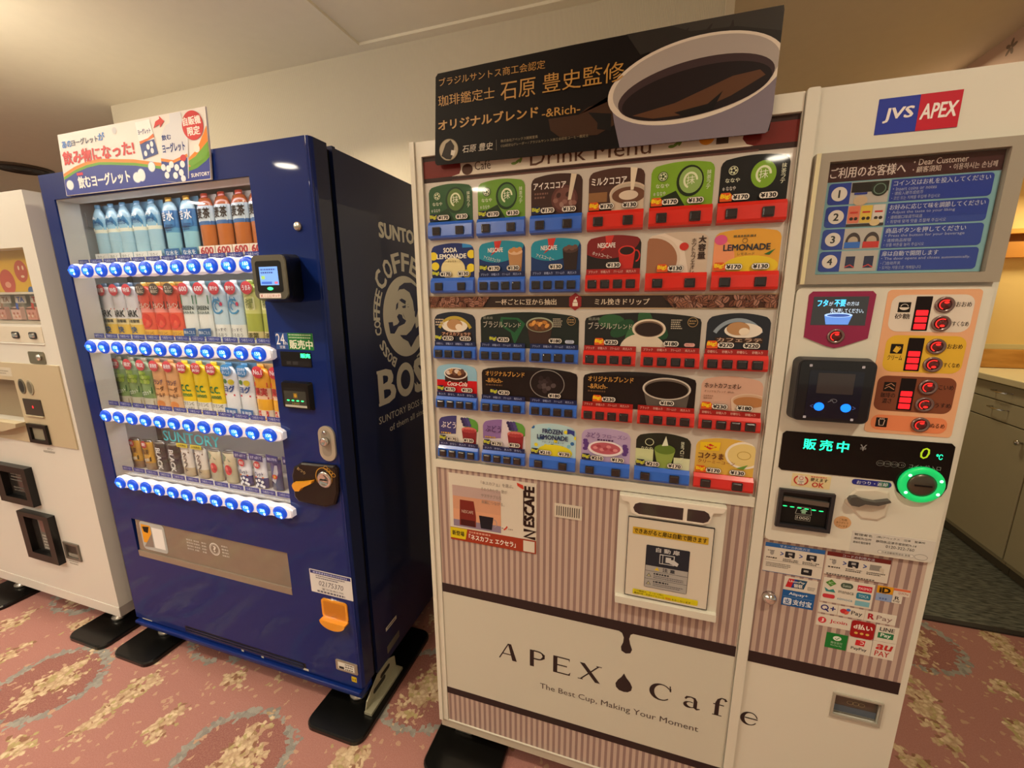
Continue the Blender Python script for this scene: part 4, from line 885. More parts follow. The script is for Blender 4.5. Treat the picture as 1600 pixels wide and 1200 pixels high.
def card(c0, c1, r, bgc, art, red, prices, nb, big=True, foot_=False):
    x0 = CX[c0][0]+.001; x1 = CX[c1][1]-.001; zb = RZ[r][1]-.001; zs, za = RZ[r][2:4]
    pts = [(x0, zb), (x1, zb)]; cxm = (x0+x1)/2; hw = (x1-x0)/2
    rc = .010
    for i in range(15):
        t = 1-2*i/14; x = cxm+hw*t; z = zs+(za-zs)*(1-t*t); 
        if i in (0, 14): pts.append((x, z-rc)); x -= rc*.3*(1 if t > 0 else -1); z -= rc*.25
        pts.append((x, z)) if i not in (0, 14) else pts.append((x, z))
    pts = [p for k, p in enumerate(pts)]
    # order: last corner needs the side point after the top point
    if pts[-2][1] < pts[-1][1]: pts[-2], pts[-1] = pts[-1], pts[-2]
    mb = MB(front(.004)); mb.slab(pts, 0, .0008, inkg(bgc)); mb.base = .0009; mb.clip = pts
    art(mb, x0, zb, x1, za)
    if foot_:
        fc = inkg('9c1d1a' if red else '17214f')
        for a, b in ([(x0, x1)] if c0 == c1 else [(CX[c0][0], CX[c0][1]), (CX[c1][0], CX[c1][1])]):
            mb.rect(a, zb, b, zb+.0125, fc, 18); L_ = ['砂糖なし', '砂糖入り', '砂糖なし', '砂糖入り'] if foot_ == 2 else ['氷入り', '氷なし', '氷入り', '氷なし'] if foot_ == 3 else ['ブラック', '砂糖入り', 'クリーム入り', '両方入り']
            for k, t in enumerate(L_):
                xx = a+.005+(b-a-.006)*k/4; mb.text(t, xx, zb+.0035, xx+.020, zb+.0095, inkg('e6b8a8' if red else 'a8b4dc'), 19, .01)
    zz = zb+(.0145 if foot_ else .004); bgk = ('r' if red else 'b')
    if len(prices) == 2:
        a = (CX[c0][0]+.024 if c0 == c1 else CX[c0][0]+.046); b = (CX[c0][0]+.073 if c0 == c1 else CX[c1][0]+.046)
        pill(mb, a, zz, prices[0], bgk); pill(mb, b, zz, prices[1])
    else:
        pill(mb, CX[c0][0]+.044, zz, prices[0], bgk if big else None)
    o = mb.build('menu_card', mp, world=False)
    for c in range(c0, c1+1): strip(c, r, red, nb)
    return o

I = inkg
def matcha(bg2, ball, dark):
    def f(mb, x0, z0, x1, z1):
        mb.poly([(x0, z1-.075), (x0+.05, z1-.055), (x0+.07, z0), (x0, z0)], I(dark), 1)
        mb.ell(x1-.045, z1-.038, .026, .03, I(dark), 2, 28); mb.ell(x1-.044, z1-.037, .022, .025, I(ball), 3, 28)
        mb.ring(x1-.044, z1-.037, .014, .016, .004, I('dfe8c4'), 4, 18, 0, 250); mb.text('抹', x1-.052, z1-.045, x1-.036, z1-.028, I('e9efd8'), 5)
        mb.ell(x0+.023, z1-.026, .010, .010, I(bg2), 3); mb.ring(x0+.023, z1-.026, .0085, .0085, .0012, I('cfd8b4'), 4, 18)
        for k in range(5): mb.ell(x0+.023+.0045*math.cos(k*1.26), z1-.026+.0045*math.sin(k*1.26), .0022, .0022, I('cfd8b4'), 4, 8)
        mb.text('ななや', x0+.01, z1-.048, x0+.036, z1-.040, I('dfe6cc'), 4, .02); mb.vtext('抹茶ラテ', x1-.010, z1-.02, .0085, I('dfe6cc'), 4, .01)
        mb.text('✽ ななや', x0+.006, z1-.063, x0+.03, z1-.055, I('e8e8e0'), 5)
    return f
def a_icecocoa(mb, x0, z0, x1, z1):
    mb.text('アイスココア', x0+.006, z1-.031, x0+.08, z1-.017, I('e9e2da'), 6, .03); mb.ell(x1-.04, z0+.032, .03, .03, I('5a3430'), 3); mb.ell(x1-.04, z0+.032, .025, .024, I('6e4640'), 4)
    for k in range(7): mb.ell(x1-.06+.007*k, z0+.03+.012*math.sin(k*2), .006, .005, I(['8a6258', '40221e', '9a786e'][k % 3]), 5, 10, k)
    mb.poly([(x1-.025, z1), (x1-.012, z1), (x1-.025, z0+.03), (x1-.032, z0+.03)], I('d9cdb4'), 5); mb.lines(x0+.008, z1-.05, x0+.04, z1-.038, 2, I('7a5a50'), 4)
def a_milkcocoa(mb, x0, z0, x1, z1):
    cup_art(mb, x1-.032, z0+.033, .04, .024, 'cdbba4', '6a4634', foam='d8c8b4'); mb.text('ミルクココア', x0+.006, z1-.033, x0+.08, z1-.018, I('f0ebe3'), 12, .03); mb.poly([(x1-.03, z1), (x1-.015, z1), (x1-.022, z0+.04), (x1-.028, z0+.04)], I('e2d5bd'), 11); mb.rect(x0, z0+.02, x0+.04, z0+.04, I('8c6440'), 2)
def a_soda(mb, x0, z0, x1, z1):
    mb.ell(x1-.057, z0+.022, .033, .028, I('e2d6a0'), 3); mb.text('SODA', x0+.035, z1-.022, x1-.045, z1-.011, I('f0efe6'), 6, .04); mb.text('LEMONADE', x0+.016, z1-.037, x1-.02, z1-.026, I('f0efe6'), 6, .04)
    for x, z in ((x0+.006, z1-.03), (x1-.006, z1-.028), (x0+.01, z0+.03), (x1-.008, z0+.024), (x1-.02, z0+.01)): mb.ell(x, z, .011, .010, I('e4cf2e'), 4)
    mb.text('ソーダレモネード', x0+.032, z1-.046, x1-.034, z1-.041, I('5a5330'), 7); mb.rect(x1-.03, z1-.012, x1, z1, I('2f8ad0'), 3)
def nesc(cup):
    def f(mb, x0, z0, x1, z1):
        hot = cup == 'hot'
        mb.ell(x0+.045, z1-.005, .07, .045, I('7c1a1a' if hot else '1f8ca6'), 2, 36); mb.poly([(x0+.038, z1+.01), (x0+.062, z1+.01), (x0+.052, z1-.02), (x0+.03, z1-.034), (x0+.042, z1-.018)], I('c8322a'), 3)
        mb.text('NESCAFE', x0+.024, z1-.026, x0+.062, z1-.016, I('f2ece6'), 6, .03); mb.text({'hot': 'ホットコーヒー', 'latte': 'アイスカフェラテ', 'ice': 'アイスコーヒー'}[cup], x0+.012, z1-.046, x0+.056, z1-.038, I('e9e2da'), 6, .01, rot=-.25)
        if cup == 'hot': mb.poly([(x1-.048, z1-.034), (x1-.012, z1-.034), (x1-.016, z0+.012), (x1-.042, z0+.006)], I('c22820'), 4); mb.ell(x1-.030, z1-.034, .018, .011, I('d8362a'), 5); mb.ell(x1-.030, z1-.034, .015, .0085, I('2a1410'), 6); mb.ring(x1-.010, z1-.045, .009, .013, .003, I('c22820'), 4, 18, -90, 120)
        else:
            mb.poly([(x1-.042, z1-.026), (x1-.006, z1-.026), (x1-.010, z0), (x1-.036, z0)], I('b48658' if cup == 'latte' else '2b1a16'), 4); mb.ell(x1-.024, z1-.026, .018, .008, I('d8b490' if cup == 'latte' else '4a332c'), 5)
            for k in range(4): mb.ell(x1-.034+.007*k, z1-.024+.003*(k % 2), .006, .005, I('c48a50' if cup == 'latte' else '6a4c42'), 6, 8)
    return f
def a_big(mb, x0, z0, x1, z1):
    mb.poly([(x0, z0), (x1-.035, z0), (x1-.05, z1-.02), (x0+.02, z1+.005), (x0, z1)], I('e0d2c2'), 2); mb.ell(x0+.012, z0+.03, .056, .05, I('d8c8b6'), 3, 36); mb.ell(x0+.010, z0+.028, .052, .046, I('9c6a4c'), 4, 36)
    mb.vtext('大容量', x1-.012, z1-.01, .014, I('3a2820'), 6, .05, 1.15); mb.vtext('ホットカフェオレ', x1-.028, z1-.014, .0088, I('4a3428'), 6, .02, 1.02); mb.ell(x1-.047, z1-.03, .009, .008, I('c83228'), 6)
def a_lemon(mb, x0, z0, x1, z1):
    mb.ell(x0+.01, z0+.03, .03, .035, I('e8986a'), 2); mb.ell((x0+x1)/2+.01, z0+.012, .05, .02, I('e2c42c'), 2); mb.text('LEMONADE', x0+.018, z1-.042, x1-.018, z1-.030, I('24303c'), 6, .03); mb.ell(x0+.012, z1-.02, .012, .010, I('d6568a'), 4)
    mb.lines(x0+.035, z1-.016, x1-.035, z1-.012, 1, I('6a5a30'), 5); mb.poly([(x1-.028, z0+.034), (x1-.008, z0+.044), (x1-.018, z0+.032)], I('2f6a34'), 6); mb.ring((x0+x1)/2-.004, z1-.023, .005, .005, .001, I('5a4a2a'), 5, 14); mb.text('レモネード', x0+.045, z1-.052, x1-.045, z1-.046, I('6a5a30'), 5)
def a_latte(hot):
    def f(mb, x0, z0, x1, z1):
        mb.ring((x0+x1)/2, z0+.02, .055, .058, .008, I('b8a23c' if not hot else '8a9aa8'), 2, 30, 30, 150)
        mb.ell((x0+x1)/2+(.01 if hot else 0), z0+.052, .036, .016, I('e6dfd2'), 4); mb.ell((x0+x1)/2, z0+.056, .022, .014, I('b48a5e'), 5); mb.ell((x0+x1)/2+.012, z0+.05, .01, .008, I('e9dcc6'), 6)
        mb.rect(x0+.018, z0+.026, x1-.012, z0+.037, I('3a2418'), 5); mb.text('カフェラテ' if hot else 'アイスカフェラテ', x0+.022, z0+.028, x1-.014, z0+.036, I('d8a488' if not hot else 'c8a890'), 7, .03)
        if not hot: mb.lines(x0+.004, z1-.035, x0+.028, z1-.018, 3, I('c9b9a0'), 6)
    return f
def a_brazil(hot):
    def f(mb, x0, z0, x1, z1):
        if hot:
            for k in range(5): mb.ell(x0+.06+.025*k, z1-.02-.016*(k % 3), .03, .016, I(['2c5a34', '1f4a2a', '3a6a40'][k % 3]), 1+k*.2, 14, .6*k)
            mb.ell(x1-.12, z0+.006, .05, .036, I('d6cab6'), 4, 30); mb.ell(x1-.108, z1-.036, .036, .022, I('dccfba'), 6, 32); mb.ell(x1-.108, z1-.036, .031, .018, I('7a624e'), 7, 32); mb.ell(x1-.108, z1-.037, .029, .0155, I('2a1712'), 8, 32)
        else:
            mb.poly([(x0+.055, z1-.012), (x0+.10, z1-.014), (x0+.118, z1-.028), (x0+.10, z1-.06), (x0+.09, z0+.008), (x0+.08, z1-.05), (x0+.05, z1-.032)], I('1f5a34'), 2); mb.poly([(x0+.06, z1-.018), (x0+.095, z1-.018), (x0+.108, z1-.028), (x0+.09, z1-.05), (x0+.06, z1-.03)], I('122a1c'), 3)
            mb.poly([(x1-.127, z1-.03), (x1-.063, z1-.03), (x1-.073, z0), (x1-.117, z0)], I('3a221a'), 4); mb.ell(x1-.095, z1-.03, .034, .018, I('9aa48c'), 6, 30); mb.ell(x1-.095, z1-.031, .031, .0155, I('5a3a20'), 7, 30)
            for k in range(8): mb.ell(x1-.115+.0055*k, z1-.03+.006*math.sin(k*2.3), .007, .0045, I(['b87a34', 'd89a4a', '7a4a24'][k % 3]), 8+k*.2, 9, k)
        mb.text('ブラジル', x0+.008, z1-.038, x0+.062, z1-.022, I('c9c2b2'), 12, .0); mb.text('ブレンド', x0+.064, z1-.037, x0+.107, z1-.025, I('c9c2b2'), 12, .0); mb.text('最高峰', x0+.008, z1-.018, x0+.034, z1-.011, I('8a8c80'), 12)
        for k in range(5): mb.lines(x1-.062, z1-.017-.0045*k, x1-.038, z1-.0145-.0045*k, 1, I('b4ac98'), 12)
        mb.ring(x1-.018, z1-.02, .0105, .0105, .0012, I('a88a5a'), 12, 20); mb.lines(x1-.025, z1-.024, x1-.011, z1-.016, 2, I('a88a5a'), 12)
        mb.rect(x1-.032, z0+.015, x1-.010, z0+.023, I('d8a8a0' if hot else 'b9c4d8'), 12, .004); mb.text('HOT' if hot else 'COLD', x1-.028, z0+.017, x1-.014, z0+.0215, I('b03a30' if hot else '2a3f7a'), 13)
    return f
def a_coke(mb, x0, z0, x1, z1):
    mb.rect(x0, z0, x1, z0+.045, I('c4141c'), 2); mb.rect(x0, z0+.045, x1, z1, I('8fbfd8'), 1); mb.ell((x0+x1)/2-.002, z1-.026, .034, .016, I('e0dcd6'), 4, 28); mb.rect((x0+x1)/2-.034, z0+.04, (x0+x1)/2+.032, z1-.03, I('3a1c14'), 3); mb.ell((x0+x1)/2-.002, z1-.026, .030, .013, I('4a2a20'), 5, 28)
    for k in range(6): mb.ell((x0+x1)/2-.022+.008*k, z1-.024+.004*(k % 2), .008, .006, I(['d8c8bc', 'b88a5c', '6a4434'][k % 3]), 6+k*.1, 9, k)
    mb.text('Coca-Cola', x0+.030, z0+.030, x1-.028, z0+.042, I('f6efe9'), 9, .02, slant=.3)
def a_rich(hot):
    def f(mb, x0, z0, x1, z1):
        mb.text('オリジナルブレンド', x0+.012, z1-.026, x0+.116, z1-.013, I('c9964a'), 12, .03); mb.text('-&Rich-', x0+.012, z1-.044, x0+.058, z1-.032, I('c9964a'), 12, .02); mb.lines(x0+.012, z1-.052, x0+.06, z1-.048, 1, I('6a5038'), 12)
        if hot: mb.poly([(x1-.112, z1-.038), (x1-.012, z1-.038), (x1-.018, z0), (x1-.100, z0)], I('5a544e'), 4); mb.ell(x1-.062, z1-.036, .052, .026, I('cdc6ba'), 6, 36); mb.ell(x1-.062, z1-.036, .048, .023, I('6a6058'), 7, 36); mb.ell(x1-.062, z1-.038, .046, .0205, I('1a100d'), 8, 36)
        else:
            mb.ring(x1-.075, z1-.040, .044, .036, .0022, I('8a8682'), 7, 36); mb.ell(x1-.075, z1-.040, .040, .031, I('1c1416'), 6, 32)
            for k in range(16): mb.ell(x1-.078+.024*math.cos(k*2.4)*(k/16), z1-.04+.019*math.sin(k*2.4)*(k/16), .007, .006, I(['3a3032', '544a4c', '2a2022'][k % 3]), 7+k*.1, 8, k)
    return f
def a_cafeaulait(mb, x0, z0, x1, z1):
    mb.text('ホットカフェオレ', x0+.006, z1-.027, x0+.078, z1-.016, I('4a2c20'), 12, .03); mb.text('オリジナルブレンド -&Rich-', x0+.006, z1-.037, x0+.066, z1-.032, I('6a4434'), 12, .01)
    cup_art(mb, x1-.024, z0+.036, .036, .017, 'd9bfa8', 'b07a4c', 'c9a88c', h=.05); mb.lines(x0+.006, z1-.052, x0+.026, z1-.044, 2, I('a8826c'), 5)
def a_budou(light):
    def f(mb, x0, z0, x1, z1):
        mb.poly([(x0, z0+.03), (x0+.05, z0+.035), (x0+.055, z1+.01), (x0, z1+.01)], I('8a6aa8' if light else '3a3a78'), 2); mb.text('ぶどう', x0+.008, z1-.036, x0+.052, z1-.018, I('f0eaf4' if not light else '4a2a60'), 12, .02)
        mb.ell(x1-.015, z1-.02, .026, .024, I('5a9a3c'), 2)
        for k in range(9): mb.ell(x1-.046+.008*(k % 3)+.003*(k//3), z1-.008-.008*(k//3), .005, .005, I(['2a2454', '3c3470', '4a4484'][k % 3]), 4+k*.1, 10)
        mb.poly([(x1-.048, z0+.05), (x1-.004, z0+.05), (x1-.008, z0), (x1-.042, z0)], I('8c2028'), 6); mb.ell(x1-.026, z0+.05, .022, .008, I('c86a64'), 7)
        for k in range(4): mb.ell(x1-.038+.008*k, z0+.047, .006, .005, I('a8383c'), 8, 8)
        mb.lines(x0+.006, z0+.034, x0+.04, z0+.038, 1, I('c9a23c'), 9)
    return f
def a_frozen(mb, x0, z0, x1, z1):
    mb.ell((x0+x1)/2+.005, z0+.012, .045, .02, I('e2d628'), 3)
    for k in range(14): mb.ell(x0+.006+.0085*k, z1-.012-.05*abs(math.sin(k*1.9)), .005, .005, I(['2f6aa8', 'e2d628', '7fc0d8'][k % 3]), 2+k*.05, 10)
    mb.text('FROZEN', x0+.032, z1-.026, x1-.034, z1-.014, I('1f2a5a'), 12, .04); mb.text('LEMONADE', x0+.018, z1-.042, x1-.020, z1-.030, I('1f2a5a'), 12, .04); mb.text('フローズンレモネード', x0+.03, z1-.051, x1-.03, z1-.046, I('2a3a6a'), 12, .02)
    mb.poly([(x1-.022, z1-.010), (x1-.004, z1-.014), (x1-.004, z1-.028), (x1-.013, z1-.022), (x1-.022, z1-.024)], I('2a3a8a'), 5)
def a_gfrozen(mb, x0, z0, x1, z1):
    mb.text('ぶどう', x0+.010, z1-.026, x0+.044, z1-.012, I('5a3078'), 12, .02); mb.text('フローズン', x0+.050, z1-.024, x1-.008, z1-.014, I('6a4a88'), 12)
    for k in range(8): mb.ell(x0+.008+.003*(k % 3), z0+.052-.007*(k//2), .0045, .0045, I('5a3a84'), 3+k*.05, 8); mb.ell(x1-.014+.003*(k % 3), z0+.046-.007*(k//2), .0045, .0045, I('5a3a84'), 3+k*.05, 8)
    mb.ell((x0+x1)/2, z0+.035, .042, .02, I('ece4e8'), 6, 30); mb.ell((x0+x1)/2, z0+.036, .036, .015, I('b85a68'), 7, 30); mb.lines((x0+x1)/2-.02, z0+.055, (x0+x1)/2+.02, z0+.059, 1, I('4a2a5a'), 9)
    for k in range(7): mb.ell((x0+x1)/2-.024+.008*k, z0+.036+.005*math.sin(k*2), .006, .004, I(['d88a90', 'a8404e'][k % 2]), 8+k*.05, 8)
def a_mfrozen(mb, x0, z0, x1, z1):
    mb.rect(x0, z0, x0+.04, z0+.045, I('c9d4a0'), 1); mb.rect(x1-.035, z0, x1, z0+.03, I('d4dcb4'), 1)
    mb.poly([(x0+.042, z0+.046), (x0+.088, z0+.046), (x0+.078, z0), (x0+.052, z0)], I('8ca44c'), 4); mb.ell(x0+.065, z0+.048, .023, .012, I('5f7c2c'), 5); mb.poly([(x0+.058, z0+.056), (x0+.066, z1-.006), (x0+.072, z0+.058)], I('dfe6cc'), 6)
    mb.ring(x0+.03, z1-.024, .010, .009, .0014, I('d4dcb4'), 6, 18); mb.text('ななや', x0+.012, z1-.044, x0+.038, z1-.036, I('d4dcb4'), 6, .02); mb.vtext('抹茶フローズン', x1-.018, z1-.016, .0075, I('dfe6cc'), 6, .01, 1.02)
def a_corn(mb, x0, z0, x1, z1):
    mb.ell(x1-.022, z1-.036, .038, .032, I('efe8da'), 2, 32); mb.ell(x1-.022, z1-.036, .033, .027, I('e2cc84'), 3, 32); mb.ring(x1-.022, z1-.036, .014, .01, .0015, I('b89a4a'), 4, 20); mb.poly([(x0+.008, z1-.012), (x0+.05, z1-.010), (x0+.048, z1-.03), (x0+.008, z1-.032)], I('e9c61c'), 4); mb.poly([(x0+.016, z1-.022), (x0+.029, z1-.015), (x0+.043, z1-.022), (x0+.029, z1-.029)], I('c8281c'), 5); mb.text('Maggi', x0+.020, z1-.025, x0+.039, z1-.018, I('f2e23c'), 6, .02)
    mb.text('コクうま', x0+.006, z1-.050, x0+.058, z1-.036, I('5a2a1c'), 12, .04); mb.text('クリーミーコーン', x0+.006, z1-.061, x0+.082, z1-.053, I('8a3a24'), 12, .02); mb.poly([(x1-.035, z0+.02), (x1-.012, z0+.03), (x1-.02, z0+.018)], I('6a9a3c'), 6)

card(0, 0, 0, '2f5a38', matcha('2f5a38', '5a7a3c', '23402a'), False, ('170', '130'), 2)
card(1, 1, 0, '6a9a34', matcha('2f4a20', '4a7a3c', '1f3a22'), False, ('170', '130'), 2)
card(2, 2, 0, '3a2420', a_icecocoa, False, ('170', '130'), 2)
card(3, 3, 0, '4a3028', a_milkcocoa, True, ('170', '130'), 2)
card(4, 4, 0, '7aa82c', matcha('33501c', '8cb060', '1c2a16'), True, ('170', '130'), 2)
card(5, 5, 0, '14181a', matcha('14181a', '7aa82c', '14181a'), True, ('170', '130'), 2)
card(0, 0, 1, '1c2a6a', a_soda, False, ('170', '130'), 2)
card(1, 1, 1, '15346a', nesc('latte'), False, ('170', '130'), 4, foot_=1)
card(2, 2, 1, '15346a', nesc('ice'), False, ('130',), 4, big=False, foot_=1)
card(3, 3, 1, '1e1212', nesc('hot'), True, ('130',), 4, big=False, foot_=1)
card(4, 4, 1, 'c9b8a4', a_big, True, ('130',), 2)
card(5, 5, 1, 'dca23a', a_lemon, True, ('170', '130'), 2)
card(0, 0, 2, '1c2030', a_latte(False), False, ('270', '220'), 4, foot_=2)
card(1, 2, 2, '17201a', a_brazil(False), False, ('230', '180'), 4, foot_=1)
card(3, 4, 2, '1c1a18', a_brazil(True), True, ('230', '180'), 4, foot_=1)
card(5, 5, 2, '22252e', a_latte(True), True, ('270', '220'), 4, foot_=2)
card(0, 0, 3, '8fbfd8', a_coke, False, ('170', '130'), 4, foot_=3)
card(1, 2, 3, '1a1212', a_rich(False), False, ('230', '180'), 4, foot_=1)
card(3, 4, 3, '1a1212', a_rich(True), True, ('230', '180'), 4, foot_=1)
card(5, 5, 3, 'd0a894', a_cafeaulait, True, ('230', '180'), 4, foot_=2)
card(0, 0, 4, 'd8d4cc', a_budou(False), False, ('170', '130'), 4, foot_=3)
card(1, 1, 4, 'd8cfd8', a_budou(True), False, ('170', '130'), 4, foot_=3)
card(2, 2, 4, 'b4d8e0', a_frozen, False, ('210', '170'), 2)
card(3, 3, 4, 'b4a0c8', a_gfrozen, False, ('210', '170'), 2)
card(4, 4, 4, '1a2118', a_mfrozen, False, ('210', '170'), 2)
card(5, 5, 4, 'd8b04a', a_corn, True, ('170', '130'), 2)

# lower striped front
STR = stripe_mat(); WHT = mat('cbc9ba', .4, name='cream_film'); BRN = mat('221418', .4, name='dark_band')
mb = MB(front(0)); mb.slab(rr_pts(.0292, .116, .8248, .9948), -.02, -.0005, STR); mb.base = 0
mb.rect(.0292, .2449, .8248, .5925, WHT, 1); mb.rect(.0292, .5925, .8248, .6225, BRN, 2); mb.rect(.0292, .2215, .8248, .2449, BRN, 2)
drip = [(.545, .594), (.556, .588), (.561, .575), (.560, .56), (.555, .545), (.557, .533), (.568, .527), (.580, .531), (.584, .543), (.578, .56), (.575, .575), (.578, .588), (.586, .594)]
mb.poly(drip, BRN, 2); lp = mb.build('lower_panel', cv)
def newl():
    global mb
    mb = MB(front(0)); mb.base = .0004
newl()
IK = mat('231618', .4)
def P4(*p): mb.poly(list(p), IK, 1)
zb_, zt_ = .408, .464
P4((.207, zb_), (.211, zb_), (.2395, zt_), (.236, zt_)); P4((.236, zt_), (.246, zt_), (.263, zb_), (.249, zb_)); P4((.218, .425), (.2545, .425), (.253, .4285), (.220, .4285))
mb.build('letter', lp); newl()
P4((.303, zb_), (.315, zb_), (.315, zt_), (.303, zt_)); mb.ring(.326, .449, .021, .0155, .0045, IK, 1, 24, -90, 90); P4((.314, .460), (.327, .4645), (.327, zt_), (.314, zt_)); P4((.314, .4335), (.327, .4335), (.327, .438), (.314, .438)); mb.rect(.314, .460, .327, .4645, IK, 1); P4((.334, .438), (.347, .442), (.3475, .456), (.336, .460), (.341, .449))
mb.build('letter', lp); newl()
P4((.372, zb_), (.384, zb_), (.384, zt_), (.372, zt_)); mb.rect(.384, .460, .419, .464, IK, 1); mb.rect(.384, .434, .412, .438, IK, 1); mb.rect(.384, zb_, .420, .412, IK, 1); P4((.419, .464), (.419, .453), (.416, .460)); P4((.420, .408), (.422, .420), (.416, .412))
mb.build('letter', lp); newl()
P4((.447, zt_), (.461, zt_), (.505, zb_), (.491, zb_)); P4((.498, zt_), (.503, zt_), (.452, zb_), (.447, zb_)); P4((.443, zb_), (.457, zb_), (.457, .4105), (.443, .4105)); P4((.493, zt_), (.508, zt_), (.508, .4615), (.493, .4615))
mb.build('letter', lp); newl()
mb.poly([(.567, .463), (.574, .45), (.584, .438), (.590, .425), (.588, .413), (.579, .405), (.568, .403), (.556, .405), (.548, .413), (.546, .425), (.552, .438), (.561, .45)], IK, 1)
mb.build('drop_emblem', lp); newl()
def arc(cx, cz, rx, rz, a0, a1, wmin, wmax, mid, n=22):
    P_ = []; w_ = []
    for i in range(n+1):
        a = a0+(a1-a0)*i/n; P_.append((cx+rx*math.cos(math.radians(a)), cz+rz*math.sin(math.radians(a)))); w_.append(wmin+(wmax-wmin)*max(0, math.cos(math.radians((a-mid)*.95)))**1.5)
    mb.stroke(P_, w_, IK, 1)
arc(.664, .4335, .024, .0245, 38, 318, .003, .0125, 180); P4((.683, .459), (.6865, .459), (.6865, .441), (.6845, .441)); P4((.683, .447), (.688, .452), (.688, .441), (.685, .441))
mb.build('letter', lp); newl()
mb.stroke([(.723, .434), (.727, .4405), (.736, .4425), (.745, .440), (.748, .432), (.748, .412), (.752, .4085), (.760, .411)], [.005, .006, .003, .006, .009, .009, .006, .002], IK, 1); arc(.736, .4185, .0125, .0085, 60, 320, .0025, .009, 200)
mb.build('letter', lp); newl()
mb.stroke([(.818, .455), (.815, .461), (.807, .4625), (.801, .456), (.7985, .445), (.7985, .409)], [.007, .005, .003, .007, .010, .010], IK, 1); mb.rect(.789, .4395, .814, .4425, IK, 1); mb.rect(.789, .407, .811, .4095, IK, 1)
mb.build('letter', lp); newl()
mb.text('The Best Cup, Making Your Moment', .334, .333, .761, .357, mat('4a3c38', .45), 1); mb.build('slogan_lettering', lp)
# poster
mb = MB(front(0)); mb.slab(rr_pts(.065, .776, .320, .982), 0, .0012, ink('d9d2c4')); mb.base = .0013
mb.rect(.076, .821, .220, .947, 'cf9a7c', 1); mb.rect(.076, .821, .220, .842, '8d7f96', 2); mb.rect(.076, .842, .220, .875, 'd8a07e', 2); mb.rect(.076, .915, .220, .947, 'bba39e', 2)
mb.poly([(.095, .826), (.145, .826), (.146, .860), (.14, .905), (.098, .905), (.096, .86)], '7a2a22', 3); mb.rect(.099, .826, .143, .845, '4a1a18', 4); mb.text('NESCAFE', .103, .866, .138, .875, 'd8c0ae', 5); mb.poly([(.155, .865), (.198, .865), (.193, .826), (.16, .826)], '1f1c26', 3); mb.ring(.2, .848, .009, .012, .002, 'a89c9c', 4, 16, -90, 90)
for k, t in enumerate(('「ネスカフェ」を選ぶ。', 'そのうれしさ、動が', 'サステナブルな', '未来につながる。')): mb.text(t, .163, .960-.019*k, .163+.0085*len(t), .971-.019*k, '8f857b', 5)
mb.poly([(.266, .979), (.283, .974), (.286, .962), (.28, .963), (.268, .97)], 'c8402c', 3); mb.rect(.284, .857, .287, .959, '2b1816', 3); mb.text('ESCAFE', .2435, .9005,   .3585, .9265, '2b1816', 3, .06, rot=math.pi/2)
mb.stroke([(.285, .843), (.317, .843), (.288, .823), (.318, .822)], .009, '2b1816', 3)
mb.rect(.065, .776, .320, .816, 'a03a22', 2); mb.poly([(.065, .782), (.112, .782), (.118, .815), (.065, .815)], 'd8c41c', 4); mb.text('新登場', .071, .791, .108, .806, '3a3318', 5, .03)
mb.text('「ネスカフェ エクセラ」', .123, .785, .262, .802, 'f2ebe0', 5, .035); mb.lines(.124, .806, .21, .811, 1, 'd8a08c', 5); mb.rect(.284, .779, .316, .812, 'd9d2c4', 3)
mb.stroke([(.228, .833), (.234, .838), (.238, .845)], .004, 'c8402c', 3); mb.lines(.222, .836, .230, .839, 1, '8f857b', 3); mb.lines(.242, .836, .256, .839, 1, '8f857b', 3); mb.build('poster', cv)
mb = MB(front(0)); mb.slab(rr_pts(.369, .896, .441, .935, .001), 0, .0015, ink('d4ccbc')); mb.base = .0016
for k in range(11): mb.rect(.3745+.0058*k, .902, .3768+.0058*k, .929, '3c342f', 1)
mb.build('vent_sticker', cv)
# hatch
mb = MB(front(0)); mb.slab(rr_pts(.532, .705, .770, .992, .003), 0, .012, CREAM)
mb.taper(rr_pts(.532, .690, .772, .716, .002), rr_pts(.534, .694, .770, .713, .002), 0, .022, CREAM)
mb.slab([(.534, .990), (.768, .990), (.762, .978), (.742, .975), (.735, .950), (.722, .943), (.576, .943), (.562, .950), (.556, .975), (.54, .978)], .0122, .019, mat('e6e0d2', .35, coat=.3)); ht = mb.build('delivery_hatch', cv)
mb = MB(front(-.019)); DKW = mat('1c1a20', .1, coat=1.0); mb.slab(rr_pts(.566, .948, .678, .977, .0145, 6)[0:0] or [(.580, .948), (.678, .948), (.678, .978), (.580, .978), (.570, .973), (.566, .963), (.570, .953)], 0, .0006, DKW); mb.slab([(.687, .948), (.723, .948), (.732, .953), (.736, .963), (.732, .973), (.723, .978), (.687, .978)], 0, .0006, DKW); mb.build('hatch_window', ht)
mb = MB(front(-.012)); mb.slab(rr_pts(.557, .719, .748, .934, .001), .0, .003, mat('d8d1c1', .4)); mb.slab([(.556, .718), (.749, .718), (.749, .7195), (.556, .7195)], 0, .0034, CHAR); mb.slab([(.7475, .718), (.749, .718), (.749, .936), (.7475, .936)], 0, .0034, CHAR); mb.slab([(.556, .718), (.5575, .718), (.5575, .936), (.556, .936)], 0, .0034, CHAR); mb.slab([(.556, .9345), (.749, .9345), (.749, .936), (.556, .936)], 0, .0034, CHAR)
mb.base = .0036; mb.rect(.568, .892, .738, .911, 'c9a52c', 1, .002); mb.text('できあがると扉は自動で開きます', .571, .895, .735, .908, '33260f', 2, .025)
mb.rect(.602, .751, .701, .868, '2a2c36', 1, .003); mb.rect(.603, .752, .700, .8125, 'a8a6a2', 2); mb.text('自 動 扉', .625, .852, .678, .864, 'c8c8c8', 3, .03)
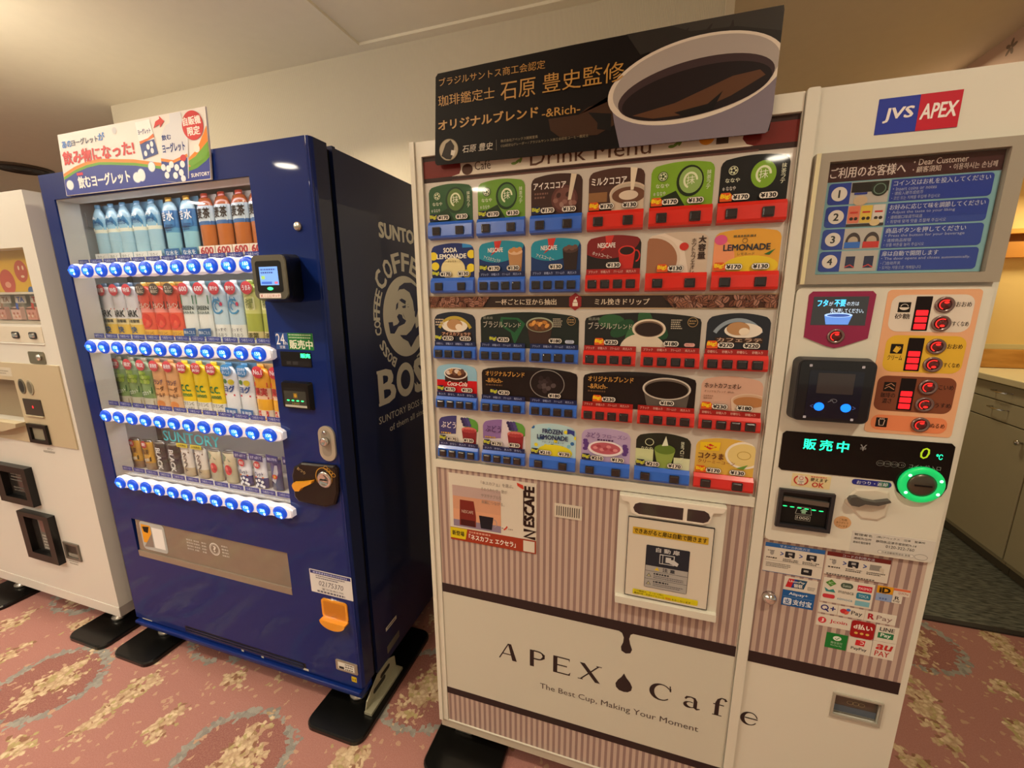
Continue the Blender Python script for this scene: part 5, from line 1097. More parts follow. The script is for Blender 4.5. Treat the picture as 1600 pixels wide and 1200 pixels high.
mb.rect(.634, .822, .668, .848, 'c8c8c8', 3); mb.rect(.636, .824, .666, .846, '2a2c36', 4); mb.rect(.634, .822, .642, .848, 'c8c8c8', 5); mb.rect(.6355, .824, .6405, .846, '2a2c36', 6); mb.rect(.648, .828, .660, .842, 'c8c8c8', 5); mb.poly([(.652, .836), (.666, .838), (.678, .830), (.675, .822), (.66, .826), (.652, .831)], 'c8c8c8', 6)
mb.poly([(.624, .802), (.636, .802), (.630, .811)], 'd8bc2a', 3); mb.text('注 意', .643, .801, .671, .811, '2a2c36', 3, .03); mb.rect(.603, .7975, .700, .7985, '55555a', 3); mb.rect(.603, .7755, .700, .7765, '55555a', 3)
for z_ in (.782, .760): mb.poly([(.606, z_), (.618, z_), (.612, z_+.010)], '55555a', 3); mb.poly([(.608, z_+.001), (.616, z_+.001), (.612, z_+.008)], 'b4b088', 4); mb.lines(.623, z_+.008, .66, z_+.012, 1, '2a2c36', 3); mb.lines(.623, z_-.002, .695, z_+.005, 2, '66666c', 3)
mb.rect(.576, .725, .728, .740, 'd8cc1c', 1, .003); mb.text('この機械は、サービス時に', .580, .7335, .650, .7385, '3a3418', 2, .01); mb.text('機械内部・外部のアルコール', .580, .7265, .652, .7320, '3a3418', 2, .01); mb.text('噴射', .654, .7265, .667, .7320, 'c83228', 2, .01); mb.text('をおこないます', .669, .7265, .712, .7320, '3a3418', 2, .01); mb.build('hatch_door', ht)
# right unit
mb = MB(front(0)); mb.plate(.8492, .1135, 1.162, 1.8315, [(1.036, .499, 1.125, .5585)], -.029, .003, CREAM); rdoor = mb.build('right_door', cv)
mb = MB(front(-.003)); mb.base = 0; mb.slab(rr_pts(.852, .6235, 1.150, .924), 0, .0005, STR); mb.base = .0005; mb.rect(.852, .5925, 1.150, .6235, BRN, 1); mb.build('striped_panel', cv)
mb = MB(front(-.0034)); IK2 = IK; arc(.873, .4265, .0165, .0185, 15, 330, .0025, .0095, 185); mb.rect(.862, .4265, .8905, .4295, IK, 2); mb.build('letter_e', cv)
mb = MB(front(-.0034)); 
mb.slab(rr_pts(.9415, 1.743, 1.0585, 1.8005), -.0004, .0005, ink('2a3aa0')); mb.base = .0006; mb.rect(1.0005, 1.743, 1.0585, 1.8005, 'bd1f33', 1); mb.text('JVS', .951, 1.761, .992, 1.784, 'ece6e2', 2, .03, slant=.1); mb.text('APEX', 1.004, 1.761, 1.053, 1.784, 'ece6e2', 2, .03, slant=.08); mb.build('company_logo', cv)
# instruction screen
FRM = mat('9b9384', .4, name='taupe_frame')
mb = MB(front(-.003)); mb.plate(.853, 1.483, 1.154, 1.717, [(.876, 1.501, 1.131, 1.7015)], 0, .014, FRM); mb.slab(rr_pts(.853, 1.483, .860, 1.717), .014, .016, mat('d8d0a8', .4)); fr_ = mb.build('screen_frame', cv)
mb = MB(front(-.006)); mb.slab(rr_pts(.877, 1.502, 1.130, 1.7005), -.002, 0, inkg('7fb0b8')); mb.base = .0002; mb.clip = None
mb.rect(.877, 1.668, 1.130, 1.7005, I('3a1418'), 1); mb.text('ご利用のお客様へ', .882, 1.674, .996, 1.693, I('ddd2c8'), 3, .02); mb.text('・Dear Customer', 1.006, 1.686, 1.082, 1.696, I('cfc0b4'), 3, .01); mb.text('・顧客須知', 1.006, 1.674, 1.046, 1.684, I('cfc0b4'), 3, .01); mb.text('・이용하시는 손님께', 1.058, 1.674, 1.122, 1.684, I('cfc0b4'), 3, .01)
INS = [('コイン又はお札を投入してください', 'Insert coins or notes', '请投入硬币或纸币', '코인 또는 지폐를 투입해 주십시오'), ('お好みに応じて味を調節してください', 'Adjust the taste to your liking', '请根据口味调节味道', '취향에 맞게 맛을 조절해 주십시오'), ('商品ボタンを押してください', 'Press the button for your beverage', '请按商品按钮', '상품 버튼을 눌러 주십시오'), ('扉は自動で開閉します', 'The door opens and closes automatically.', '门自动开关', '도어는 자동으로 개폐됩니다')]
for k, (a, b_, c_, d_) in enumerate(INS):
    z1_ = 1.6655-.0405*k; z0_ = z1_-.0375; BB = I('1c3a98')
    mb.rect(.883, z0_, .923, z1_, BB, 1, .006); mb.rect(.905, z0_, .917, z1_, BB, 1.3); mb.rect(.918, z0_, .976, z1_, I('b8b4ac'), 1.5); mb.rect(.9785, z0_, 1.122, z1_, BB, 1, .006); mb.rect(.9785, z0_, 1.0, z1_, BB, 1.3)
    mb.ell(.9005, (z0_+z1_)/2, .0125, .0125, I('ddd6cc'), 3, 28); mb.text(str(k+1), .8965, (z0_+z1_)/2-.0065, .9045, (z0_+z1_)/2+.0065, I('222222'), 4, .03, keep=True)
    wd = [.138, .138, .118, .085][k]; mb.text(a, .982, z1_-.0115, .982+wd*.98, z1_-.0025, I('c4cbe0'), 3, .015); mb.text('・'+b_, .982, z1_-.0195, .982+[.063, .095, .115, .13][k], z1_-.0135, I('aab4d4'), 3); mb.text('・'+c_, .982, z1_-.027, .982+[.045, .05, .04, .03][k], z1_-.021, I('aab4d4'), 3); mb.text('・'+d_, .982, z1_-.035, .982+[.07, .085, .06, .062][k], z1_-.029, I('aab4d4'), 3)
    if k == 0: mb.rect(.919, z1_-.018, .975, z1_-.001, I('141414'), 3); mb.ell(.962, z1_-.014, .0125, .0125, I('1c2a22'), 4); mb.ring(.962, z1_-.014, .0095, .0095, .0015, I('6a8a78'), 5, 20); mb.rect(.924, z1_-.022, .944, z1_-.0185, I('2a3a90'), 4); mb.ell(.935, z0_+.005, .011, .009, I('c8b090'), 4, 16)
    if k == 1:
        for q, cc in enumerate(('d8785c', 'd8bc4a', 'd4d0c8')):
            mb.rect(.919+.019*q, z0_+.006, .937+.019*q, z1_-.001, I(cc), 3, .002); mb.rect(.922+.019*q, z1_-.014, .934+.019*q, z1_-.011, I('c83228'), 4); mb.ell(.925+.019*q, z0_+.014, .003, .003, I('2a1c18'), 4, 10); mb.ell(.932+.019*q, z0_+.014, .003, .003, I('2a1c18'), 4, 10)
        mb.rect(.918, z0_, .976, z0_+.005, I('2a2018'), 3); mb.ell(.962, z0_+.006, .008, .006, I('d8c08c'), 5, 14)
    if k == 2:
        for q, cc in enumerate(('2a6ac8', 'c8281c')): mb.ell(.933+.029*q, z0_+.012, .012, .018, I('3a2a26'), 3, 20, 0, 0, 180); mb.ell(.933+.029*q, z0_+.014, .008, .009, I('b8a890'), 4, 16); mb.rect(.920+.029*q, z0_+.002, .945+.029*q, z0_+.013, I(cc), 5)
    if k == 3:
        for q in range(2): mb.rect(.921+.029*q, z0_+.002, .944+.029*q, z1_-.004, I('66646a'), 2); mb.rect(.926+.029*q, z0_+.006, .941+.029*q, z1_-.010, I('1c2048'), 3); mb.stroke([(.926+.029*q, z0_+.008), (.934+.029*q, z0_+.012), (.941+.029*q, z0_+.007)], .002, I('c83a34'), 4)
mb.build('instruction_sheet', fr_)
mb = MB(front(-.010)); mb.slab(rr_pts(.8762, 1.5012, 1.1308, 1.7013), 0, .0008, GLASS); mb.build('screen_glass', fr_)
# control pod
mb = MB(front(-.003)); mb.slab(rr_pts(.8515, .9255, 1.153, 1.4775, .012, 5), 0, .007, CREAM); pod = mb.build('control_panel', cv)
PF = -.010
mb = MB(front(PF)); mb.slab([(.874, 1.380), (.914, 1.363), (.927, 1.3595), (.940, 1.363), (.980, 1.380), (.982, 1.463), (.976, 1.4695), (.879, 1.4695), (.873, 1.463)], 0, .002, mat('8e1648', .3, coat=.5)); mb.base = .0021
mb.rect(.8815, 1.4045, .9715, 1.4595, mat('3c4048', .2, coat=.6), 1); CYN = glow(srgb('4fc8ff'), 1.1); WHB = glow(srgb('c4dcf4'), .8)
mb.text('フタ', .889, 1.441, .906, 1.4535, CYN, 2, .04); mb.text('が', .908, 1.442, .915, 1.450, WHB, 2); mb.text('不要', .917, 1.441, .935, 1.4535, CYN, 2, .04); mb.text('の方は', .937, 1.442, .957, 1.450, WHB, 2); mb.text('先に押してください。', .912, 1.428, .966, 1.437, WHB, 2, .01)
mb.poly([(.903, 1.424), (.949, 1.424), (.944, 1.406), (.907, 1.406)], glow(srgb('5a88d8'), .8), 3); mb.ell(.926, 1.424, .023, .0045, glow(srgb('a8ccf8'), .9), 4); mb.ell(.926, 1.4235, .019, .003, glow(srgb('3a5aa8'), .6), 5); mb.build('lid_display', pod)
RING = mat('8a7470', .25, metal=.6); REDG = glow(srgb('f02a26'), .9); REDD = mat('5a1c1c', .2, coat=.5)
def rbutton(x, z, r=.0145, part='taste_button', parent=None, y=PF, up=1):
    mb = MB(front(y)); mb.lathe([(r, 0), (r, .004), (r*.82, .0055), (r*.72, .003)], (x, y, z), RING, 24, 'y'); mb.lathe([(r*.72, .003), (r*.45, .0055), (0, .0062)], (x, y, z), REDD, 20, 'y'); mb.base = .0066
    mb.ring(x-.0006, z, r*.68, r*.64, r*.13, REDG, 1, 16, 60, 250); mb.ell(x, z+r*.28*up, r*.26, r*.16, REDG, 2, 12); return mb.build(part, parent or pod, world=False)
rbutton(.927, 1.383, .0145, 'lid_button')
# orange field
mb = MB(front(PF)); mb.slab(rr_pts(1.000, 1.193, 1.1385, 1.4715, .007, 5), 0, .0008, ink('e2ac84')); mb.base = .0009
mb.rect(1.008, 1.394, 1.130, 1.462, 'dcd2c4', 1, .016); mb.rect(1.0105, 1.317, 1.131, 1.387, 'dcb23a', 1, .016); mb.rect(1.008, 1.239, 1.1295, 1.309, '7c4630', 1, .014); mb.rect(1.0085, 1.1995, 1.1285, 1.2305, 'e2885c', 1, .013)
for z_, t in ((1.440, '砂糖'), (1.362, 'クリーム'), (1.288, '珈琲の')):
    mb.rect(1.019, z_-.010, 1.038, z_+.0085, '1c1614', 2, .001); mb.text(t, 1.0165, z_-.0225, 1.0395, z_-.0125, '2a1c18', 2, .02)
mb.text('濃さ', 1.0205, 1.254, 1.0355, 1.264, '2a1c18', 2, .02)
mb.ell(1.0285, 1.439, .0075, .005, 'dcd2c4', 3, 16, 0, 180, 360); mb.ring(1.0285, 1.4405, .006, .005, .001, 'dcd2c4', 3, 12, 0, 180); mb.poly([(1.023, 1.357), (1.03, 1.353), (1.035, 1.362), (1.027, 1.367)], 'dcb23a', 3); mb.ring(1.032, 1.363, .003, .003, .001, 'dcb23a', 3, 10)
mb.stroke([(1.021, 1.283), (1.027, 1.288), (1.036, 1.282)], .0015, 'c08a6a', 3); mb.stroke([(1.022, 1.289), (1.03, 1.294), (1.036, 1.289)], .0015, 'c08a6a', 3)
mb.rect(1.0165, 1.2055, 1.035, 1.2245, '1c1614', 2, .001); mb.stroke([(1.021, 1.220), (1.0225, 1.209), (1.029, 1.209), (1.0305, 1.220)], .0013, 'e6c8b0', 3)
for k in range(3): mb.rect(1.022+.003*k, 1.2205, 1.0235+.003*k, 1.2235, 'e6c8b0', 3)
for zc, a, b_ in ((1.4275, 'おおめ', 'すくなめ'), (1.351, 'おおめ', 'すくなめ'), (1.2735, 'こいめ', 'うすめ')):
    mb.rect(1.0445, zc-.0315, 1.0685, zc+.0315, '1a1010', 2, .001)
    mb.text(a, 1.104, zc+.0125, 1.126, zc+.0215, '2a1c18', 2, .02); mb.text(b_, 1.104, zc-.0225, 1.1275, zc-.0135, '2a1c18', 2, .02)
mb.text('ぬるめ', 1.103, 1.2105, 1.125, 1.2195, '2a1c18', 2, .02); op = mb.build('taste_panel', pod)
for zc in (1.4275, 1.351, 1.2735):
    mb = MB(front(PF-.0012))
    for k in range(3): mb.rect(1.0475, zc-.0285+.0125*k, 1.0655, zc-.0185+.0125*k, glow(srgb('f51c26'), 1.0), 3, .001)
    mb.build('level_bar', pod)
    rbutton(1.087, zc+.0165); rbutton(1.087, zc-.0175, up=-1)
rbutton(1.087, 1.2155)
# card reader
mb = MB(front(PF)); mb.taper(rr_pts(.861, 1.2115, .997, 1.341, .012, 6), rr_pts(.864, 1.214, .9935, 1.338, .012, 6), 0, .024, CHAR); mb.slab(rr_pts(.868, 1.217, .990, 1.336, .009, 6), .024, .0255, mat('16161c', .2, coat=.5)); mb.base = .0258
mb.rect(.885, 1.222, .975, 1.318, mat('0a0e24', .15, coat=.8), 1, .004); mb.rect(.8995, 1.272, .9605, 1.313, mat('3a3436', .15, coat=.6), 2); 
for xx, zz in ((.885, 1.327), (.971, 1.327), (.886, 1.222), (.966, 1.222)): mb.rect(xx-.0025, zz-.0025, xx+.0025, zz+.0025, 'b8b8c8', 3, .001)
CB = glow(srgb('0f74ff'), 1.5); mb.ell(.908, 1.245, .0088, .0085, CB, 4, 20); mb.ell(.953, 1.245, .0088, .0085, CB, 4, 20); mb.text('<', .893, 1.242, .898, 1.249, '5a6ab8', 3); mb.text('>', .964, 1.242, .969, 1.249, '5a6ab8', 3)
mb.ring(.931, 1.258, .006, .004, .0008, '8a8c98', 3, 16, -90, 180); mb.stroke([(.922, 1.255), (.929, 1.259), (.931, 1.255)], .001, '8a8c98', 3); mb.build('card_reader', pod, 'dark square card reader with two blue lit dots')
# black display bar
mb = MB(front(PF)); BAR = mat('0b0a0a', .2, coat=.2, spec=.3); e_ = el_pts(1.107, 1.093, .044, .036, 20, 0, 180, 360)
pts = [(.866, 1.182), (1.142, 1.182), (1.148, 1.176), (1.149, 1.098)]+[p for p in e_[::-1]][0:0]+[(1.149, 1.09), (1.143, 1.073), (1.127, 1.061), (1.107, 1.057), (1.087, 1.061), (1.072, 1.073), (1.066, 1.088), (1.062, 1.0945), (.866, 1.0945), (.860, 1.1), (.860, 1.176)]
mb.slab(pts, 0, .0015, BAR); mb.base = .0017; GRN = glow(srgb('1ef0b0'), 1.7)
mb.text('販', .900, 1.146, .922, 1.169, GRN, 1, .025); mb.text('売', .929, 1.146, .951, 1.169, GRN, 1, .025); mb.text('中', .959, 1.146, .979, 1.169, GRN, 1, .025)
mb.text('¥', .998, 1.153, 1.009, 1.166, '8a8a8a', 1, .01); mb.text('0', 1.095, 1.147, 1.110, 1.170, glow(srgb('a0c41c'), .6), 1, 0, slant=.12); mb.text('℃', 1.122, 1.148, 1.132, 1.159, GRN, 1, .02)
for k in range(4): mb.ring(1.036+.0115*k, 1.130, .0068, .006, .0008, '6a6a66', 1, 20); mb.text(('500', '100', '50', '10')[k], 1.0315+.0115*k, 1.128, 1.0405+.0115*k, 1.132, '6a6a66', 1)
mb.text('コイン投入口', 1.083, 1.1255, 1.133, 1.134, '8a8a86', 1); mb.build('display_bar', pod)
mb = MB(front(PF-.0017)); c_ = (1.1065, PF-.0017, 1.094)
mb.lathe([(.037, 0), (.037, .005), (.034, .008), (.026, .008), (.024, .005)], c_, glow(srgb('0cb45c'), .8), 36, 'y'); mb.base = .0083
for a in (25, 140, 215, 330): mb.ell(c_[0]+.030*math.cos(math.radians(a)), c_[2]+.030*math.sin(math.radians(a)), .003, .003, glow(srgb('aaffd8'), 2.5), 1, 10)
mb.build('coin_ring', pod); mb = MB(front(PF)); mb.lathe([(.0238, 0), (.0238, .005), (.018, .008), (0, .0085)], (1.1065, PF-.0022, 1.094), mat('5a5348', .3, metal=.6), 28, 'y'); mb.box(1.093, 1.121, PF-.0115, PF-.0100, 1.0925, 1.0955, BLACK); mb.build('coin_slot', pod)
# bill slot and labels
mb = MB(front(PF)); mb.plate(.867, .964, .969, 1.053, [(.874, .972, .962, 1.047)], 0, .008, CHAR); mb.slab(rr_pts(.874, .972, .962, 1.047), -.006, .001, BLACK); mb.slab([(.876, 1.026), (.960, 1.023), (.960, 1.033), (.876, 1.036)], .001, .007, mat('77736c', .35, metal=.7)); mb.base = .0012
mb.rect(.876, .975, .960, 1.022, '151413', 1)
for k in range(6): mb.ell(.882+.0135*k, 1.0125-.0005*k, .0045, .0013, glow(srgb('1ee07c'), 1.8), 3, 10)
for a in ([(.906, 1.014), (.930, 1.014)], [(.903, .998), (.933, .998)], [(.906, 1.014), (.903, .998)], [(.930, 1.014), (.933, .998)]): mb.stroke(a, .001, '9a9a90', 4)
mb.poly([(.914, 1.0), (.922, 1.0), (.922, 1.005), (.925, 1.005), (.918, 1.012), (.911, 1.005), (.914, 1.005)], '8ab89a', 5); mb.rect(.904, .983, .932, .9945, '9a9a90', 2); mb.rect(.905, .984, .931, .9935, '151413', 3); mb.text('1000', .907, .986, .929, .992, 'b8b8ae', 4, .02); mb.build('bill_acceptor', pod)
mb = MB(front(PF)); mb.slab(rr_pts(.888, 1.060, .9585, 1.0895), 0, .0005, ink('dccd9c')); mb.base = .0006; mb.ring(.905, 1.075, .0135, .0115, .0028, 'b8382f', 1); mb.rect(.8985, 1.066, .9115, 1.086, 'e0d8c8', 2); mb.ring(.905, 1.080, .004, .004, .001, 'b8382f', 3, 14); mb.text('1000', .9, 1.071, .91, 1.074, '222222', 3); mb.text('円', .903, 1.0665, .907, 1.07, '222222', 3); mb.text('使えます', .922, 1.0755, .953, 1.0835, '33241a', 2, .02); mb.text('OK', .926, 1.063, .947, 1.0735, 'b8382f', 2, .03); mb.lines(.922, 1.0845, .955, 1.087, 1, 'c86a5c', 2); mb.build('bill_sticker', pod)
mb = MB(front(PF)); mb.slab(rr_pts(.995, 1.0785, 1.062, 1.0905, .006, 5), 0, .0005, ink('2b2f86')); mb.base = .0006; mb.rect(1.040, 1.079, 1.058, 1.0900, '1f6a4a', 1, .003); mb.text('おつり・返却', 1.003, 1.0805, 1.055, 1.0885, 'dcdce8', 2, .02); mb.build('change_sticker', pod)
lev = [(1.003, 1.069), (1.040, 1.0745), (1.060, 1.070), (1.065, 1.050), (1.062, 1.015), (1.050, 1.004), (1.022, 1.004), (.988, 1.036), (.988, 1.045)]
mb = MB(front(PF)); cc_ = (1.027, 1.04); mb.slab(lev, 0, .0012, mat('b8b2a4', .4)); mb.taper(lev, [(cc_[0]+(x-cc_[0])*.9, cc_[1]+(z-cc_[1])*.88) for x, z in lev], .0012, .003, mat('d4cdbc', .3, coat=.4)); mb.build('lever_dish', pod)
mb = MB(front(PF-.003)); mb.slab([(.990, 1.047), (.993, 1.054), (1.003, 1.057), (1.015, 1.052), (1.035, 1.050), (1.058, 1.057), (1.060, 1.053), (1.040, 1.043), (1.018, 1.043), (1.008, 1.036), (.995, 1.037)], .0002, .012, mat('4a4844', .35)); mb.build('return_lever', pod, 'dark grey coin return lever')
mb = MB(front(PF)); mb.slab(rr_pts(1.011, .9285, 1.1515, .975, .002), 0, .0004, ink('cfccc4')); mb.base = .0005
for k, (a, b_) in enumerate((('管理者名', '(株)アペックス　沼津　営業所'), ('連絡先住所', '静岡県沼津市宮前町9-14'), ('連絡先電話番号', '0120-322-760'))): mb.text(a, 1.015, .965-.009*k, 1.046, .9705-.009*k, '4a4a48', 1); mb.text(b_, 1.054 if k < 2 else 1.072, .965-.0095*k, [1.135, 1.122, 1.120][k], .9705-.009*k, '4a4a48', 1)
mb.rect(1.06, .932, 1.121, .939, '8a8a86', 1, .003); mb.rect(1.0605, .9325, 1.1205, .9385, 'd8d6ce', 2, .003); mb.text('日本自動販売協会 会員', 1.067, .9335, 1.115, .9378, '4a4a48', 3); mb.ring(1.133, .936, .011, .0065, .0006, '8a8a86', 2); mb.build('company_label', pod)
mb = MB(front(PF)); mb.slab(el_pts(.991, .990, .0155, .0145, 24), 0, .0004, ink('cfa274')); mb.base = .0005; mb.text('ご利用', .984, .994, .998, .999, '6a4a2a', 1); mb.text('ありがとう', .980, .987, 1.001, .992, '6a4a2a', 1); mb.text('ございます', .980, .980, 1.001, .985, '6a4a2a', 1); mb.build('thanks_sticker', pod)
# stickers on the striped panel
SF = -.0037
def stick(x0, z0, x1, z1, bgc, fn, name='payment_sticker', r=0.0):
    mb = MB(front(SF)); mb.slab(rr_pts(x0, z0, x1, z1, r), 0, .0005, ink(bgc)); mb.base = .0006; fn(mb, x0, z0, x1, z1); mb.build(name, cv)
def instr(col, tc):
    def f(mb, x0, z0, x1, z1):
        w = x1-x0; h = z1-z0; mb.rect(x0, z1-.010, x1, z1, col, 1); mb.text(tc, x0+w*.25, z1-.0085, x1-w*.25, z1-.002, 'c8d0dc', 2); mb.rect(x0, z0, x1, z0+.001, col, 1)
        zc = z1-.024
        mb.ell(x0+w*.13, zc, .004, .006, '9a9590', 1, 10); mb.lines(x0+.006, zc+.004, x0+.02, zc+.006, 1, '6a6660', 1)
        for k, fx in enumerate((.44, .8)):
            if col == '6a2420' and k == 1: mb.rect(x0+w*fx-.012, zc-.006, x0+w*fx+.008, zc+.007, '8a8680', 1); mb.poly([(x0+w*fx+.006, zc+.004), (x0+w*fx+.013, zc), (x0+w*fx+.014, zc-.01), (x0+w*fx+.005, zc-.004)], 'c9bfae', 2); continue
            mb.rect(x0+w*fx-.010, zc-.007, x0+w*fx+.009, zc+.008, '26242a', 1, .002); mb.rect(x0+w*fx-.004, zc, x0+w*fx+.004, zc+.005, 'a8a6a2', 2); mb.poly([(x0+w*fx-.002, zc-.003), (x0+w*fx+.003, zc-.004), (x0+w*fx+.008, zc-.013), (x0+w*fx+.002, zc-.012)], 'd0c8ba', 3)
        for fx in (.3, .62): mb.text('>', x0+w*fx-.003, zc-.004, x0+w*fx+.003, zc+.005, '4a5a9a', 1, .03)
        mb.lines(x0+.005, zc-.014, x0+w*.25, zc-.011, 1, '3a3634', 1); mb.lines(x0+w*.33, zc-.017, x0+w*.6, zc-.011, 2, '3a3634', 1); mb.lines(x0+w*.66, zc-.017, x0+w*.95, zc-.011, 2, '3a3634', 1)
        if h > .065: mb.rect(x0+.002, zc-.0195, x1-.002, zc-.0190, '8a8680', 1); mb.lines(x0+.006, z0+.014, x0+w*.5, z0+.024, 3, '6a6660', 1); mb.rect(x0+w*.66, z0+.006, x0+w*.84, z0+.022, '26242a', 1, .002); mb.rect(x0+w*.7, z0+.013, x0+w*.78, z0+.018, 'a8a6a2', 2)
        else: mb.lines(x0+.004, z0+.002, x1-.006, z0+.005, 1, '6a6660', 1)
    return f
stick(.857, .843, .972, .916, 'd6cfc2', instr('2a5ea0', 'マネーの利用方法'), 'payment_guide'); stick(.976, .859, 1.090, .916, 'd6cfc2', instr('6a2420', 'コードの利用方法'), 'payment_guide')
def f(mb, x0, z0, x1, z1): mb.poly([(.907, .812), (.943, .812), (.948, .834), (.912, .834)], '1f4a6a', 1); mb.poly([(.907, .812), (.918, .812), (.923, .834), (.912, .834)], 'c0272c', 2); mb.poly([(.918, .812), (.924, .812), (.929, .834), (.923, .834)], '24408c', 2.2); mb.text('UnionPay', .912, .824, .943, .831, 'e8e4dc', 3, .02, slant=.15); mb.text('银联', .923, .814, .940, .823, 'e8e4dc', 3, .03); mb.lines(.950, .812, .965, .820, 3, '8a8680', 1)
stick(.9035, .8045, .9685, .8375, 'd6cfc2', f)
def f(mb, x0, z0, x1, z1): mb.text('Alipay+', .916, .791, .953, .800, 'dfe6ee', 2, .02); mb.rect(.906, .7875, .963, .788, '8aa8c8', 2); mb.rect(.907, .767, .923, .784, 'dfe6ee', 2, .003); mb.text('支', .909, .769, .921, .782, '1f5a9c', 3, .03); mb.text('支付宝', .926, .769, .962, .783, 'dfe6ee', 2, .03)
stick(.9035, .7635, .9665, .8035, '1f5a9c', f)
def f(mb, x0, z0, x1, z1):
    mb.poly([(.992, .849), (1.002, .840), (.992, .831), (.982, .840)], '4f8a34', 1); mb.text('IC', .988, .837, .996, .843, 'cfe0c0', 2); mb.rect(1.010, .832, 1.033, .846, '4a5a4c', 1, .007); mb.text('Suica', 1.014, .836, 1.029, .842, 'c8d4c4', 2); mb.rect(1.041, .832, 1.067, .846, 'c8283c', 1); mb.text('PASMO', 1.043, .836, 1.065, .842, 'f0d0d0', 2, .02)
    mb.text('manaca', 1.008, .819, 1.036, .825, '5a5650', 1); mb.rect(1.041, .813, 1.067, .828, '2a7c9c', 1, .003); mb.text('TOICA', 1.045, .817, 1.063, .824, 'cfe4ec', 2); mb.poly([(.981, .828), (.99, .822), (.998, .826), (1.003, .818), (.985, .818)], '3a8c8c', 1)
    mb.rect(.980, .802, 1.003, .812, 'c83a44', 1, .004); mb.text('nimoca', 1.008, .802, 1.036, .808, '5a9ab8', 1); mb.rect(1.041, .796, 1.067, .808, '7ab4c4', 1)
stick(.9775, .792, 1.071, .852, 'd9d3c6', f)
def f(mb, x0, z0, x1, z1): mb.text('iD', 1.080, .838, 1.098, .850, '2a2010', 2, .05)
stick(1.0755, .836, 1.1035, .853, 'd89a1c', f); stick(1.0755, .8175, 1.1035, .8345, '8aa0c8', lambda mb, a, b, c, d: mb.lines(a+.006, b+.004, c-.006, b+.008, 1, '5a74ac', 1))
def f(mb, x0, z0, x1, z1): mb.rect(x0, .8475, x1, .853, 'd8724c', 1); mb.text('QUICPay', 1.112, .839, 1.130, .845, 'a84a34', 1)
stick(1.104, .836, 1.132, .853, 'd9d3c6', f)
def f(mb, x0, z0, x1, z1): mb.text('R', 1.1085, .826, 1.116, .834, '3a3432', 1, .02); mb.text('Edy', 1.106, .8195, 1.118, .825, '3a3432', 1)
stick(1.104, .8175, 1.121, .8355, 'd9d3c6', f)
def f(mb, x0, z0, x1, z1): mb.ring(.988, .777, .0075, .007, .0025, '2c2c78', 1); mb.text('+', .999, .772, 1.008, .782, '2c2c78', 1, .03); mb.stroke([(.989, .774), (.996, .768)], .003, '2c2c78', 1)
stick(.9765, .763, 1.0125, .7875, 'd9d3c6', f)
def f(mb, x0, z0, x1, z1): mb.ell(1.024, .776, .007, .006, 'c0303a', 1); mb.poly([(1.026, .776), (1.035, .780), (1.032, .770), (1.026, .768)], 'd85a4a', 2); mb.ell(1.032, .781, .004, .0035, '4a7ac8', 2); mb.text('Pay', 1.038, .768, 1.058, .781, '3a3634', 1, .01)
stick(1.0135, .763, 1.0620, .7875, 'd9d3c6', f)
def f(mb, x0, z0, x1, z1): mb.text('R', 1.069, .769, 1.079, .782, 'b01f2c', 1, .05); mb.text('Pay', 1.084, .7665, 1.112, .781, '8a6a66', 1)
stick(1.063, .763, 1.1185, .7875, 'd9d3c6', f)
def f(mb, x0, z0, x1, z1): mb.ell(.987, .7445, .008, .008, 'd04048', 1); mb.text('J', .9845, .740, .9895, .749, 'f0e0dc', 2, .03); mb.text('Jcoin', 1.002, .739, 1.034, .750, 'c83a44', 1, .02)
stick(.9765, .7295, 1.0415, .7585, 'd9d3c6', f)
def f(mb, x0, z0, x1, z1): mb.text('d払い', 1.047, .738, 1.081, .751, 'f0e4dc', 1, .04); [mb.ell(1.053+.0105*k, .728, .0035, .003, 'd8b45a', 1, 12) for k in range(3)]
stick(1.0425, .7165, 1.0855, .7585, 'a01c20', f, r=.006)
def f(mb, x0, z0, x1, z1): mb.text('LINE', 1.094, .745, 1.120, .754, '2c2a28', 1, .02); mb.rect(1.092, .727, 1.120, .741, '2a7a4c', 1); mb.text('Pay', 1.097, .7285, 1.115, .7395, 'dfe8dc', 2, .03)
stick(1.087, .7185, 1.1275, .7585, 'd9d3c6', f)
def f(mb, x0, z0, x1, z1): mb.ell(1.021, .704, .008, .006, 'dfe8dc', 1); mb.stroke([(1.017, .704), (1.020, .701), (1.025, .707)], .0014, '1f7a34', 2); mb.text('微信支付', 1.010, .689, 1.032, .695, 'b8d8b8', 1); mb.text('WeChat Pay', 1.010, .682, 1.032, .687, 'b8d8b8', 1)
stick(1.000, .6765, 1.0405, .7155, '1f7a34', f)
def f(mb, x0, z0, x1, z1): mb.poly([(1.055, .697), (1.072, .697), (1.073, .711), (1.056, .711)], 'd02c30', 1); mb.ring(1.066, .705, .005, .004, .0016, 'f0e0dc', 2, 16, -120, 120); mb.text('PayPay', 1.049, .683, 1.078, .692, '2c2a28', 1, .02)
stick(1.0425, .6755, 1.0855, .7150, 'd9d3c6', f)
def f(mb, x0, z0, x1, z1): mb.text('au', 1.093, .698, 1.120, .711, 'c0302c', 1, .03, slant=.2); mb.text('PAY', 1.093, .681, 1.119, .694, 'c0302c', 1, .01)
stick(1.0865, .6755, 1.1275, .7175, 'd9d3c6', f)
mb = MB(front(0)); mb.lathe([(.0145, 0), (.0145, .008), (.010, .016), (.004, .019), (0, .017)], (.8775, -.0037, .7785), CHROME, 24, 'y'); mb.build('door_lock', cv)
